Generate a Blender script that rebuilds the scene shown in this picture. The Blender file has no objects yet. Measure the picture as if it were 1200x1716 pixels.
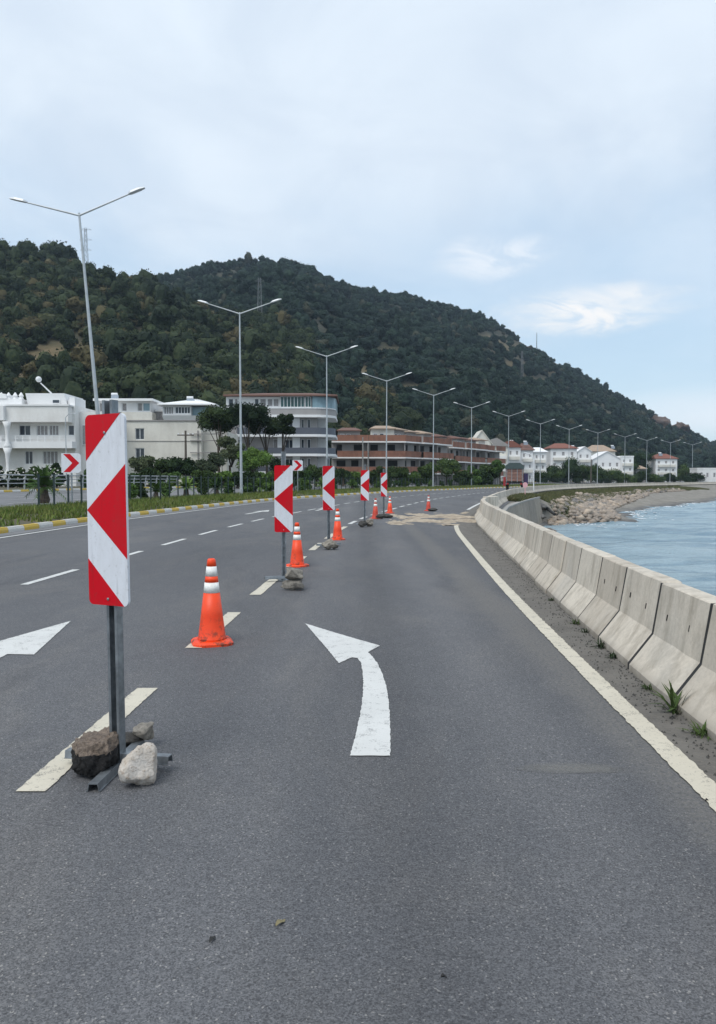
import bpy, bmesh, math, random
import numpy as np
from mathutils import Vector, Matrix, Euler, noise as mnoise

random.seed(7); RNG = np.random.default_rng(7)
R = math.radians
S = bpy.context.scene

# ------------------------------------------------------------------ camera
F = 1289.0; HC = 1.6; HY = 803.0          # focal length in photo pixels, eye height, horizon row
cam_d = bpy.data.cameras.new('camera'); cam = bpy.data.objects.new('camera', cam_d)
S.collection.objects.link(cam); S.camera = cam
cam_d.sensor_fit = 'VERTICAL'; cam_d.sensor_height = 36.0; cam_d.lens = 36.0 * F / 1716.0
cam.location = (0, 0, HC)
cam.rotation_euler = (R(90) - math.atan((858 - HY) / F), 0, 0)
cam_d.clip_end = 9000; cam_d.clip_start = 0.05

# ------------------------------------------------------------------ world
SUN_EL, SUN_ROT = R(56), R(215)
w = bpy.data.worlds.new('World'); S.world = w; w.use_nodes = True
nt = w.node_tree; nt.nodes.clear(); N = nt.nodes.new; L = nt.links.new
def mth(op, a=None, b=None, c=None, clamp=False):
    n = N('ShaderNodeMath'); n.operation = op; n.use_clamp = clamp
    for i, v in enumerate((a, b, c)):
        if v is None: continue
        if isinstance(v, (int, float)): n.inputs[i].default_value = v
        else: L(v, n.inputs[i])
    return n.outputs[0]
def mixc(f, a, b, blend='MIX'):
    n = N('ShaderNodeMix'); n.data_type = 'RGBA'; n.blend_type = blend
    for i, v in ((0, f), (6, a), (7, b)):
        if isinstance(v, (int, float)): n.inputs[i].default_value = v
        elif isinstance(v, tuple): n.inputs[i].default_value = (v + (1,))[:4]
        else: L(v, n.inputs[i])
    return n.outputs[2]
sky = N('ShaderNodeTexSky'); sky.sky_type = 'NISHITA'; sky.sun_disc = False
sky.sun_elevation = SUN_EL; sky.sun_rotation = SUN_ROT; sky.air_density = 1.0; sky.dust_density = 1.5
tc = N('ShaderNodeTexCoord'); sep = N('ShaderNodeSeparateXYZ'); L(tc.outputs['Generated'], sep.inputs[0])
zc = mth('MAXIMUM', sep.outputs[2], 0.0)
den = mth('ADD', zc, 0.22)
cx = mth('DIVIDE', sep.outputs[0], den); cy = mth('DIVIDE', sep.outputs[1], den)
cmb = N('ShaderNodeCombineXYZ'); L(cx, cmb.inputs[0]); L(cy, cmb.inputs[1])
def nz(scale, det, rough, vec, dist=0.0):
    n = N('ShaderNodeTexNoise'); n.inputs['Scale'].default_value = scale; n.inputs['Detail'].default_value = det
    n.inputs['Roughness'].default_value = rough; n.inputs['Distortion'].default_value = dist; L(vec, n.inputs['Vector'])
    return n.outputs['Fac']
def rmp(v, a, b, lo=0.0, hi=1.0):
    n = N('ShaderNodeMapRange'); n.interpolation_type = 'SMOOTHSTEP'
    L(v, n.inputs[0]); n.inputs[1].default_value = a; n.inputs[2].default_value = b
    n.inputs[3].default_value = lo; n.inputs[4].default_value = hi
    return n.outputs[0]
n1 = nz(1.1, 6, .55, cmb.outputs[0], .4); n2 = nz(2.6, 6, .55, cmb.outputs[0], .8)
cover = rmp(mth('ADD', zc, mth('MULTIPLY', mth('SUBTRACT', n1, .5), .5)), .12, .42, .25, 1.0)
shade = rmp(mth('ADD', mth('MULTIPLY', n1, .5), mth('MULTIPLY', n2, .5)), .33, .67)
cloud = mixc(shade, (5.1, 5.9, 6.9), (6.2, 6.95, 7.75))
def lobe(px, py, ax, az, soft):                       # a sunlit gap in the cloud sheet, as seen in the sky
    d = Vector(((px - 600) / F, 1.0, (HY - py) / F)).normalized()
    dx = mth('DIVIDE', mth('SUBTRACT', sep.outputs[0], d.x), ax); dz = mth('DIVIDE', mth('SUBTRACT', sep.outputs[2], d.z), az)
    dy = mth('LESS_THAN', sep.outputs[1], 0.0)
    r2 = mth('ADD', mth('ADD', mth('MULTIPLY', dx, dx), mth('MULTIPLY', dz, dz)), mth('MULTIPLY', dy, 50))
    r2 = mth('ADD', r2, mth('MULTIPLY', mth('SUBTRACT', n2, .5), soft))
    return rmp(r2, 1.6, -.6)
blue = mixc(0.65, mixc(1.0, sky.outputs[0], (1.4, 1.5, 1.35), 'MULTIPLY'), (4.1, 5.5, 7.1))
col = mixc(cover, blue, cloud)
n3 = rmp(nz(7.0, 6, .6, cmb.outputs[0], 1.0), .36, .60, .25, 1.0)
l1 = lobe(985, 520, .105, .026, 4.5); l2 = lobe(820, 438, .075, .024, 4.5); l3 = lobe(1230, 690, .16, .03, 1.2)
col = mixc(mth('MULTIPLY', mth('MULTIPLY', l1, n3), 1.0), col, (7.8, 7.75, 7.7)); col = mixc(mth('MULTIPLY', mth('MULTIPLY', l2, n3), .8), col, (7.0, 7.4, 7.9))
col = mixc(mth('MULTIPLY', l3, .8), col, (6.9, 7.4, 8.0))
bg = N('ShaderNodeBackground'); L(col, bg.inputs[0]); bg.inputs[1].default_value = 0.1
wo = N('ShaderNodeOutputWorld'); L(bg.outputs[0], wo.inputs[0])

# ------------------------------------------------------------------ sun (soft, behind thin cloud)
sd = bpy.data.lights.new('sun', 'SUN'); sd.energy = 1.5; sd.angle = R(35); sd.color = (1.0, .97, .92)
sun = bpy.data.objects.new('sun', sd); S.collection.objects.link(sun)
# nishita rotation is measured clockwise from +Y
dirv = Vector((math.sin(SUN_ROT) * math.cos(SUN_EL), math.cos(SUN_ROT) * math.cos(SUN_EL), math.sin(SUN_EL)))
sun.rotation_euler = dirv.to_track_quat('Z', 'Y').to_euler(); sun.location = (0, 0, 60)

S.view_settings.view_transform = 'Standard'; S.view_settings.look = 'None'
S.view_settings.exposure = 0.44; S.view_settings.gamma = 1.0; S.view_settings.use_curve_mapping = False
S.cycles.max_bounces = 5; S.cycles.diffuse_bounces = 3; S.cycles.volume_bounces = 0

# ------------------------------------------------------------------ helpers
COL = S.collection
def tag(o, label=None, cat=None, group=None, kind=None):
    if label: o['label'] = label
    if cat: o['category'] = cat
    if group: o['group'] = group
    if kind: o['kind'] = kind
    return o
def empty(name, loc=(0, 0, 0), rz=0.0):
    o = bpy.data.objects.new(name, None); COL.objects.link(o); o.location = loc; o.rotation_euler = (0, 0, rz)
    o.empty_display_size = .2
    return o
def link(name, me, parent=None, loc=(0, 0, 0), rot=(0, 0, 0), scl=None):
    o = bpy.data.objects.new(name, me); COL.objects.link(o); o.parent = parent
    o.location = loc; o.rotation_euler = rot
    if scl: o.scale = scl
    return o
def copy_tree(o, parent=None):
    c = o.copy(); COL.objects.link(c); c.parent = parent
    for ch in list(o.children): copy_tree(ch, c)
    return c
class MB:
    def __init__(s): s.v = []; s.f = []; s.m = []; s.mi = 0
    def add(s, vs, fs):
        b = len(s.v); s.v += [tuple(v) for v in vs]
        s.f += [tuple(b + i for i in f) for f in fs]; s.m += [s.mi] * len(fs)
    def box(s, x0, x1, y0, y1, z0, z1, M=None):
        vs = [Vector(p) for p in ((x0,y0,z0),(x1,y0,z0),(x1,y1,z0),(x0,y1,z0),(x0,y0,z1),(x1,y0,z1),(x1,y1,z1),(x0,y1,z1))]
        if M: vs = [M @ v for v in vs]
        s.add(vs, [(0,3,2,1),(4,5,6,7),(0,1,5,4),(1,2,6,5),(2,3,7,6),(3,0,4,7)])
    def tube(s, a, b, r0, r1=None, n=8, cap=True):
        a = Vector(a); b = Vector(b); r1 = r0 if r1 is None else r1
        d = (b - a).normalized(); u = d.orthogonal().normalized(); v = d.cross(u)
        vs = []
        for p, r in ((a, r0), (b, r1)):
            for i in range(n):
                t = 2 * math.pi * i / n; vs.append(p + (u * math.cos(t) + v * math.sin(t)) * r)
        fs = [(i, (i+1) % n, n + (i+1) % n, n + i) for i in range(n)]
        if cap: fs += [tuple(range(n-1, -1, -1)), tuple(range(n, 2*n))]
        s.add(vs, fs)
    def lathe(s, prof, n=24, c=(0, 0, 0)):
        vs = []
        for r, z in prof:
            for i in range(n):
                t = 2 * math.pi * i / n; vs.append((c[0] + r*math.cos(t), c[1] + r*math.sin(t), c[2] + z))
        fs = []
        for k in range(len(prof)-1):
            for i in range(n):
                j = (i+1) % n; fs.append((k*n+i, k*n+j, (k+1)*n+j, (k+1)*n+i))
        fs.append(tuple(range(n-1, -1, -1))); fs.append(tuple((len(prof)-1)*n + i for i in range(n)))
        s.add(vs, fs)
    def prism(s, pts, y0, y1):          # polygon in xz, extruded along y
        n = len(pts)
        vs = [(x, y0, z) for x, z in pts] + [(x, y1, z) for x, z in pts]
        s.add(vs, [tuple(range(n)), tuple(range(2*n-1, n-1, -1))] + [(i, n+i, n+(i+1) % n, (i+1) % n) for i in range(n)])
    def flat(s, pts, z):                # polygon on the ground
        s.add([(x, y, z) for x, y in pts], [tuple(range(len(pts)))])
    def mesh(s, name, mats, smooth=False):
        me = bpy.data.meshes.new(name); me.from_pydata(s.v, [], s.f)
        if not isinstance(mats, (list, tuple)): mats = [mats]
        for m in mats: me.materials.append(m)
        if len(mats) > 1: me.polygons.foreach_set('material_index', s.m)
        if smooth: me.polygons.foreach_set('use_smooth', [True] * len(s.f))
        me.update(); return me
    def build(s, name, mats, parent=None, smooth=False, loc=(0, 0, 0), rot=(0, 0, 0)):
        return link(name, s.mesh(name, mats, smooth), parent, loc, rot)
def bevel(o, w=.01, seg=2, ang=40):
    m = o.modifiers.new('bevel', 'BEVEL'); m.width = w; m.segments = seg; m.limit_method = 'ANGLE'; m.angle_limit = R(ang)
    return o
def np_mesh(name, V, Fc, mat, smooth=False, attrs=None):
    V = np.asarray(V, np.float32); Fc = np.asarray(Fc, np.int32); k = Fc.shape[1]
    me = bpy.data.meshes.new(name); me.vertices.add(len(V)); me.vertices.foreach_set('co', V.ravel())
    me.loops.add(Fc.size); me.loops.foreach_set('vertex_index', Fc.ravel())
    me.polygons.add(len(Fc)); me.polygons.foreach_set('loop_start', np.arange(0, Fc.size, k, dtype=np.int32))
    me.polygons.foreach_set('loop_total', np.full(len(Fc), k, np.int32))
    if smooth: me.polygons.foreach_set('use_smooth', np.ones(len(Fc), bool))
    me.materials.append(mat)
    if attrs:
        for an, arr in attrs.items():
            a = me.attributes.new(an, 'FLOAT', 'POINT'); a.data.foreach_set('value', np.asarray(arr, np.float32))
    me.update(calc_edges=True); return me
def grid_mesh(name, P, mat, smooth=True, attrs=None):   # P: (n, m, 3)
    n, m = P.shape[:2]; i = np.arange(n*m).reshape(n, m)
    Fc = np.stack([i[:-1, :-1], i[:-1, 1:], i[1:, 1:], i[1:, :-1]], -1).reshape(-1, 4)
    return np_mesh(name, P.reshape(-1, 3), Fc, mat, smooth, attrs)
def G(px, py, z=0.0):                    # where a photo point meets the level z
    y = (HC - z) * F / (py - HY); return Vector(((px - 600) / F * y, y, z))
def A(px, py, Y):                        # a photo point at distance Y
    return Vector(((px - 600) / F * Y, Y, HC + (HY - py) / F * Y))

# ------------------------------------------------------------------ materials
def new_mat(name):
    m = bpy.data.materials.new(name); m.use_nodes = True; t = m.node_tree; t.nodes.clear(); return m, t
class MT:
    def __init__(s, name):
        s.m, s.t = new_mat(name)
        s.p = s.t.nodes.new('ShaderNodeBsdfPrincipled'); o = s.t.nodes.new('ShaderNodeOutputMaterial')
        s.t.links.new(s.p.outputs[0], o.inputs[0]); s.out = o; s._c = None
    def n(s, ty, **k):
        x = s.t.nodes.new(ty)
        for a, b in k.items(): setattr(x, a, b)
        return x
    def l(s, a, b): s.t.links.new(a, b)
    def coord(s, kind='Object', scale=None):
        if kind == 'World': c = s.n('ShaderNodeNewGeometry').outputs['Position']
        else: c = s.n('ShaderNodeTexCoord').outputs[kind]
        if scale:
            mp = s.n('ShaderNodeMapping'); mp.inputs['Scale'].default_value = scale; s.l(c, mp.inputs[0]); c = mp.outputs[0]
        return c
    def noise(s, scale, det=4, rough=.55, vec=None, dist=0.0):
        x = s.n('ShaderNodeTexNoise'); x.inputs['Scale'].default_value = scale; x.inputs['Detail'].default_value = det
        x.inputs['Roughness'].default_value = rough; x.inputs['Distortion'].default_value = dist
        if vec is not None: s.l(vec, x.inputs['Vector'])
        return x.outputs['Fac']
    def voro(s, scale, vec=None, feature='F1', out='Distance'):
        x = s.n('ShaderNodeTexVoronoi'); x.feature = feature; x.inputs['Scale'].default_value = scale
        if vec is not None: s.l(vec, x.inputs['Vector'])
        return x.outputs[out]
    def ramp(s, v, a, b, lo=0.0, hi=1.0):
        x = s.n('ShaderNodeMapRange'); s.l(v, x.inputs[0])
        for i, q in enumerate((a, b, lo, hi)): x.inputs[i+1].default_value = q
        return x.outputs[0]
    def mix(s, f, a, b, blend='MIX'):
        x = s.n('ShaderNodeMix'); x.data_type = 'RGBA'; x.blend_type = blend
        for i, v in ((0, f), (6, a), (7, b)):
            if isinstance(v, (int, float)): x.inputs[i].default_value = v
            elif isinstance(v, tuple): x.inputs[i].default_value = (v + (1,))[:4]
            else: s.l(v, x.inputs[i])
        return x.outputs[2]
    def math(s, op, a, b=0.0):
        x = s.n('ShaderNodeMath'); x.operation = op
        for i, v in enumerate((a, b)):
            if isinstance(v, (int, float)): x.inputs[i].default_value = v
            else: s.l(v, x.inputs[i])
        return x.outputs[0]
    def rand(s): return s.n('ShaderNodeObjectInfo').outputs['Random']
    def base(s, c):
        if isinstance(c, tuple): s.p.inputs['Base Color'].default_value = (c + (1,))[:4]
        else: s.l(c, s.p.inputs['Base Color'])
        return s
    def rough(s, r):
        if isinstance(r, (int, float)): s.p.inputs['Roughness'].default_value = r
        else: s.l(r, s.p.inputs['Roughness'])
        return s
    def bump(s, h, strength=.3, dist=.01):
        b = s.n('ShaderNodeBump'); b.inputs['Strength'].default_value = strength; b.inputs['Distance'].default_value = dist
        s.l(h, b.inputs['Height']); s.l(b.outputs[0], s.p.inputs['Normal']); return s
    def set(s, **k):
        for a, v in k.items(): s.p.inputs[a.replace('_', ' ')].default_value = v
        return s
def simple(name, c, rough=.6, metal=0.0, var=.12, scale=6.0, bump=0.0, kind='Object', spec=None):
    t = MT(name); co = t.coord(kind); n = t.noise(scale, 5, .6, co)
    d = tuple(x * (1 - var) for x in c); e = tuple(min(1, x * (1 + var)) for x in c)
    t.base(t.mix(t.ramp(n, .3, .7), d, e)).rough(rough).set(Metallic=metal)
    if bump: t.bump(n, bump, .01)
    if spec is not None: t.set(Specular_IOR_Level=spec)
    return t.m
M = {}
# asphalt: aggregate at several sizes, polished wheel paths, dust
t = MT('asphalt'); co = t.coord('World')
cell = t.voro(190, co, out='Color'); cs = t.n('ShaderNodeSeparateColor'); t.l(cell, cs.inputs[0])
cell2 = t.voro(150, co, out='Color'); cs2 = t.n('ShaderNodeSeparateColor'); t.l(cell2, cs2.inputs[0])
big = t.noise(.35, 4, .55, t.coord('World', (1, .25, 1))); mid = t.noise(2.2, 5, .6, co); fine = t.noise(38, 3, .6, co)
c = t.mix(cs.outputs[0], (.050, .052, .057), (.128, .130, .138))
c = t.mix(t.ramp(fine, .3, .7), c, t.mix(1.0, c, (1.25, 1.25, 1.25), 'MULTIPLY'))
c = t.mix(t.ramp(cs2.outputs[1], .965, .99, 0, .8), c, (.26, .255, .25))
c = t.mix(t.ramp(cs2.outputs[2], .05, .03, 0, .6), c, (.04, .04, .043))
c = t.mix(t.ramp(big, .35, .65), t.mix(1.0, c, (.86, .86, .87), 'MULTIPLY'), t.mix(1.0, c, (1.13, 1.12, 1.11), 'MULTIPLY'))
c = t.mix(t.ramp(mid, .35, .7, 0, .35), c, t.mix(1.0, c, (1.22, 1.2, 1.16), 'MULTIPLY'))
patch = t.noise(.9, 6, .62, t.coord('World', (1, .35, 1)), .6)
c = t.mix(t.ramp(patch, .48, .66, 0, .7), c, t.mix(1.0, c, (1.28, 1.23, 1.15), 'MULTIPLY'))
stn = t.noise(.55, 5, .7, t.coord('World', (1.6, .5, 1)), .8)
c = t.mix(t.ramp(stn, .56, .70, 0, .6), c, t.mix(1.0, c, (.70, .70, .72), 'MULTIPLY'))
sx = t.n('ShaderNodeSeparateXYZ'); t.l(co, sx.inputs[0])
def band(x0, w_):        # polished or dusty strip along the lane near the camera
    return t.ramp(t.math('ABSOLUTE', t.math('SUBTRACT', t.math('ADD', sx.outputs[0], t.math('MULTIPLY', mid, .25)), x0 + .12)), w_, w_*.3, 0, 1)
c = t.mix(t.math('MULTIPLY', t.math('ADD', band(-.55, .38), band(1.0, .38)), .42), c, t.mix(1.0, c, (1.4, 1.38, 1.35), 'MULTIPLY'))
c = t.mix(t.math('MULTIPLY', band(.25, .30), .4), c, t.mix(1.0, c, (.62, .62, .63), 'MULTIPLY'))
c = t.mix(t.math('MULTIPLY', t.ramp(fine, .3, .8), band(1.75, .30)), c, (.17, .16, .145))
t.base(c).rough(.82).bump(t.math('ADD', cs.outputs[0], fine), .55, .004).set(Specular_IOR_Level=.35); M['asphalt'] = t.m
t = MT('old_asphalt'); co = t.coord('World')
t.base(t.mix(t.ramp(t.noise(.8, 5, .6, co), .3, .7), (.12, .122, .128), (.19, .19, .195))).rough(.85); M['old_asphalt'] = t.m
def paint(name, c, worn, amt=.5):
    t = MT(name); co = t.coord('World')
    n = t.noise(9, 6, .7, co); n2 = t.noise(70, 3, .7, co); n3 = t.noise(1.6, 4, .5, co)
    vc = t.voro(170, co, out='Color'); vs_ = t.n('ShaderNodeSeparateColor'); t.l(vc, vs_.inputs[0])
    f = t.ramp(t.math('ADD', t.math('ADD', t.math('MULTIPLY', n, .7), t.math('MULTIPLY', n2, .3)), t.math('MULTIPLY', vs_.outputs[0], .16)), .645, .73, 0, .85)
    cc = t.mix(t.ramp(n3, .3, .7), tuple(x*.88 for x in c), c)
    cc = t.mix(t.ramp(n2, .3, .75, 0, .3), cc, tuple(x*.7 for x in c))
    t.base(t.mix(t.math('MULTIPLY', f, amt), cc, worn)).rough(.7).bump(n2, .25, .003); return t.m
M['paint_white'] = paint('paint_white', (.64, .64, .62), (.13, .13, .13), .8)
M['paint_cream'] = paint('paint_cream', (.61, .56, .455), (.15, .14, .125), 1.0)
M['kerb_yellow'] = paint('kerb_yellow', (.62, .42, .06), (.32, .30, .26), .8)
M['kerb_white'] = paint('kerb_white', (.64, .63, .60), (.32, .30, .27), .8)
# concrete barrier
t = MT('barrier_concrete'); co = t.coord('World'); r = t.rand()
st = t.noise(3.5, 5, .6, t.coord('World', (1.6, 1.6, .35)), .3); fn = t.noise(28, 4, .65, co); bg2 = t.noise(1.3, 3, .5, co)
c = t.mix(r, (.49, .43, .355), (.64, .575, .485))
c = t.mix(t.ramp(st, .46, .68, 0, .7), c, (.29, .25, .195))
c = t.mix(t.ramp(bg2, .5, .7, 0, .45), c, (.47, .445, .40))
c = t.mix(t.ramp(fn, .35, .7, 0, .25), c, (.20, .18, .15))
pit = t.voro(34, co); c = t.mix(t.ramp(pit, .10, .05, 0, .55), c, (.12, .11, .10))
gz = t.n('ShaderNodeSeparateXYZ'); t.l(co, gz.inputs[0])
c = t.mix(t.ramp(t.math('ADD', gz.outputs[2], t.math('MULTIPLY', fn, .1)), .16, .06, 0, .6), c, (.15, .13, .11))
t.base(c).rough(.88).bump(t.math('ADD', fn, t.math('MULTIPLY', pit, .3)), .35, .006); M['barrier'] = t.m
M['slot'] = simple('slot_dark', (.02, .02, .02), .9)
t = MT('dirt'); co = t.coord('World'); a = t.noise(3, 5, .65, co); b = t.noise(45, 4, .7, co); v = t.voro(60, co)
c = t.mix(t.ramp(a, .35, .65), (.095, .089, .082), (.155, .144, .130)); c = t.mix(t.ramp(b, .4, .75, 0, .6), c, (.20, .18, .15))
c = t.mix(t.ramp(v, .16, .08, 0, .5), c, (.08, .07, .06))
t.base(c).rough(.95).bump(b, .8, .01); M['dirt'] = t.m
t = MT('sand'); co = t.coord('World'); a = t.noise(2.5, 5, .65, co); b = t.noise(60, 4, .7, co)
t.base(t.mix(t.ramp(b, .35, .7, 0, .5), t.mix(t.ramp(a, .35, .65), (.27, .215, .155), (.55, .46, .35)), (.17, .135, .10))).rough(.95).bump(b, .7, .01); M['sand'] = t.m
t = MT('ground'); co = t.coord('World'); a = t.noise(.25, 6, .6, co); b = t.noise(6, 4, .7, co)
c = t.mix(t.ramp(a, .35, .65), (.05, .06, .026), (.12, .10, .065)); t.base(t.mix(t.ramp(b, .4, .7, 0, .6), c, (.05, .045, .03))).rough(.95).bump(b, .6, .04); M['ground'] = t.m
t = MT('shore'); co = t.coord('World'); a = t.noise(.7, 6, .65, co); b = t.noise(9, 4, .7, co); sp = t.n('ShaderNodeSeparateXYZ'); t.l(co, sp.inputs[0])
c = t.mix(t.ramp(a, .35, .65), (.13, .115, .09), (.25, .23, .20)); c = t.mix(t.ramp(b, .4, .7, 0, .5), c, (.30, .275, .24))
c = t.mix(t.ramp(t.math('ADD', sp.outputs[2], t.math('MULTIPLY', a, .5)), -1.95, -2.2), c, (.085, .082, .08))
t.base(c).rough(.9).bump(b, .6, .03); M['shore'] = t.m
t = MT('hill_soil'); co = t.coord('World'); a = t.noise(.02, 5, .6, co); b = t.noise(.35, 5, .65, co)
at = t.n('ShaderNodeAttribute'); at.attribute_name = 'bare'
c = t.mix(t.ramp(a, .4, .6), (.020, .028, .016), (.045, .042, .024)); c = t.mix(t.ramp(b, .52, .72, 0, .7), c, (.11, .092, .062))
c = t.mix(at.outputs['Fac'], c, t.mix(t.ramp(b, .35, .6), (.17, .12, .065), (.10, .085, .04)))
t.base(c).rough(.95).bump(b, .8, .6); M['hill'] = t.m
t = MT('outcrop'); co = t.coord('World'); a = t.noise(.12, 6, .7, co, .5); b = t.noise(1.2, 4, .7, co)
c = t.mix(t.ramp(a, .35, .65), (.075, .052, .042), (.17, .12, .098)); t.base(t.mix(t.ramp(b, .45, .7, 0, .7), c, (.05, .04, .03))).rough(.95).bump(a, 1, 1.0); M['outcrop'] = t.m
def leafmat(name, a, b, cc=None, amt=.15):
    t = MT(name); r = t.rand(); co = t.coord('World'); n = t.noise(1.3, 4, .6, co)
    c = t.mix(t.ramp(n, .3, .7), a, b); c = t.mix(r, t.mix(1.0, c, (.50, .58, .66), 'MULTIPLY'), t.mix(1.0, c, (1.6, 1.5, 1.3), 'MULTIPLY'))
    if cc: c = t.mix(t.ramp(r, 1 - amt, 1 - amt*.6, 0, .75), c, cc)
    t.base(c).rough(.85).set(Specular_IOR_Level=.15); return t.m
M['leaf_wood'] = leafmat('leaf_wood', (.011, .022, .012), (.042, .055, .026), (.095, .075, .038), .13)
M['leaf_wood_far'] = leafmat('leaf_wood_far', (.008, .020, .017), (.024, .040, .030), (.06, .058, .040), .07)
M['leaf_tree'] = leafmat('leaf_tree', (.020, .040, .016), (.055, .085, .028))
M['leaf_pine'] = leafmat('leaf_pine', (.016, .030, .014), (.040, .060, .024))
M['leaf_olive'] = leafmat('leaf_olive', (.050, .068, .038), (.105, .125, .07))
M['leaf_bright'] = leafmat('leaf_bright', (.04, .085, .02), (.10, .16, .045))
M['palm_leaf'] = leafmat('palm_leaf', (.05, .10, .025), (.12, .19, .05))
M['blossom'] = simple('blossom', (.75, .72, .68), .7)
M['bark'] = simple('bark', (.075, .058, .045), .95, 0, .35, 9, .6)
def grassmat(name, a, b, d):
    t = MT(name); co = t.coord('World'); n = t.noise(.9, 5, .6, co); n2 = t.noise(12, 2, .6, co)
    c = t.mix(t.ramp(n, .35, .65), a, b); t.base(t.mix(t.ramp(n2, .5, .7, 0, .7), c, d)).rough(.9).set(Specular_IOR_Level=.1); return t.m
M['grass'] = grassmat('grass', (.075, .13, .03), (.15, .18, .05), (.23, .19, .08))
M['bank_grass'] = grassmat('bank_grass', (.065, .085, .035), (.13, .13, .06), (.20, .165, .10))
# sea
t = MT('sea'); co = t.coord('World'); w1 = t.noise(1.1, 5, .62, t.coord('World', (.55, 1.0, 1)), .4); w2 = t.noise(5.5, 4, .6, co, .2); cl = t.noise(.09, 4, .6, co)
w3 = t.noise(.42, 4, .6, t.coord('World', (.35, 1.0, 1)), .5)
c = t.mix(t.ramp(cl, .35, .65), (.23, .33, .38), (.32, .42, .47)); c = t.mix(t.ramp(w3, .47, .60, 0, .7), c, (.10, .19, .26))
c = t.mix(t.ramp(w1, .56, .74, 0, .4), c, (.45, .58, .65))
t.base(c).rough(.22).bump(t.math('ADD', t.math('MULTIPLY', w1, 1.0), t.math('MULTIPLY', w2, .3)), 1.0, .55).set(IOR=1.33); M['sea'] = t.m
M['foam'] = simple('foam', (.72, .76, .78), .8, 0, .1, 3)
# stones
def rock(name, a, b, c3, sc=6):
    t = MT(name); co = t.coord('Object'); n = t.noise(sc, 6, .68, co, .4); n2 = t.noise(sc*5, 4, .7, co); r = t.rand()
    c = t.mix(t.ramp(n, .35, .62), a, b); c = t.mix(t.ramp(n2, .52, .7, 0, .75), c, c3)
    c = t.mix(r, t.mix(1.0, c, (.78, .76, .76), 'MULTIPLY'), t.mix(1.0, c, (1.15, 1.1, 1.05), 'MULTIPLY'))
    t.base(c).rough(.85).bump(t.math('ADD', n, t.math('MULTIPLY', n2, .5)), .9, .03); return t.m
M['rock_white'] = rock('rock_white', (.78, .75, .70), (.62, .56, .48), (.30, .20, .12), 9)
M['rock_asphalt'] = rock('rock_asphalt', (.012, .012, .013), (.022, .022, .024), (.06, .055, .05), 25)
M['rock_gravel'] = rock('rock_gravel', (.34, .27, .21), (.15, .12, .10), (.50, .42, .34), 30)
M['rock_grey'] = rock('rock_grey', (.34, .32, .28), (.19, .18, .16), (.09, .085, .075), 12)
M['rock_dark'] = rock('rock_dark', (.045, .045, .045), (.08, .078, .072), (.02, .02, .02), 14)
M['rock_shore'] = rock('rock_shore', (.47, .39, .31), (.28, .25, .215), (.13, .11, .09), 2.5)
M['rock_shore_grey'] = rock('rock_shore_grey', (.21, .20, .19), (.13, .125, .12), (.30, .28, .25), 2.5)
M['seawall'] = rock('seawall', (.29, .26, .22), (.23, .205, .17), (.14, .125, .105), .7)
# metals, plastics
M['steel'] = simple('galvanised_steel', (.33, .35, .37), .42, .85, .2, 30)
M['steel_dark'] = simple('weathered_post_steel', (.24, .26, .28), .45, .7, .35, 14)
M['lamp_steel'] = simple('lamp_steel', (.42, .45, .47), .5, .35, .12, 3)
M['pylon_steel'] = simple('pylon_steel', (.16, .17, .18), .7, .2, .1)
M['lamp_head'] = simple('lamp_head', (.62, .64, .66), .4, .1, .05, 5)
M['fence_green'] = simple('fence_green', (.018, .035, .035), .5, .2, .1)
M['rail_silver'] = simple('rail_silver', (.36, .38, .40), .45, .5, .1)
t = MT('cone_orange'); co = t.coord('Object'); n = t.noise(14, 5, .7, co); n3 = t.noise(5, 3, .6, co); sp = t.n('ShaderNodeSeparateXYZ'); t.l(co, sp.inputs[0])
c = t.mix(t.ramp(n3, .3, .7), (.82, .048, .005), (.92, .075, .010)); dm = t.math('MULTIPLY', t.ramp(n, .50, .62), t.ramp(sp.outputs[2], .30, .04, .1, .9))
t.base(t.mix(dm, c, (.10, .035, .02))).rough(.45); M['cone_orange'] = t.m
M['cone_old'] = simple('cone_old', (.52, .055, .03), .55, 0, .3, 12)
M['cone_white'] = simple('cone_band', (.80, .80, .77), .4, 0, .15, 20)
def sheet(name, c, dirt):
    t = MT(name); co = t.coord('Object'); n = t.noise(7, 6, .7, t.coord('Object', (1, 1, .4))); n2 = t.noise(40, 3, .7, co)
    c2 = t.mix(t.ramp(n, .45, .72, 0, .5), c, dirt); c2 = t.mix(t.ramp(n2, .60, .68, 0, .6), c2, dirt)
    st_ = t.noise(24, 4, .7, t.coord('Object', (1, 1, .12))); c2 = t.mix(t.ramp(st_, .58, .72, 0, .3), c2, tuple(x*.55 for x in dirt))
    t.base(c2).rough(t.ramp(n, .3, .7, .35, .5)).set(Specular_IOR_Level=.2); return t.m
M['sign_red'] = sheet('sign_red', (.56, .002, .012), (.36, .03, .03))
M['sign_white'] = sheet('sign_white', (.68, .70, .75), (.50, .51, .53))
M['sign_pink'] = sheet('sign_pink', (.72, .40, .42), (.60, .35, .36))
M['sign_back'] = simple('sign_back', (.30, .31, .33), .5, .5)
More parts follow.
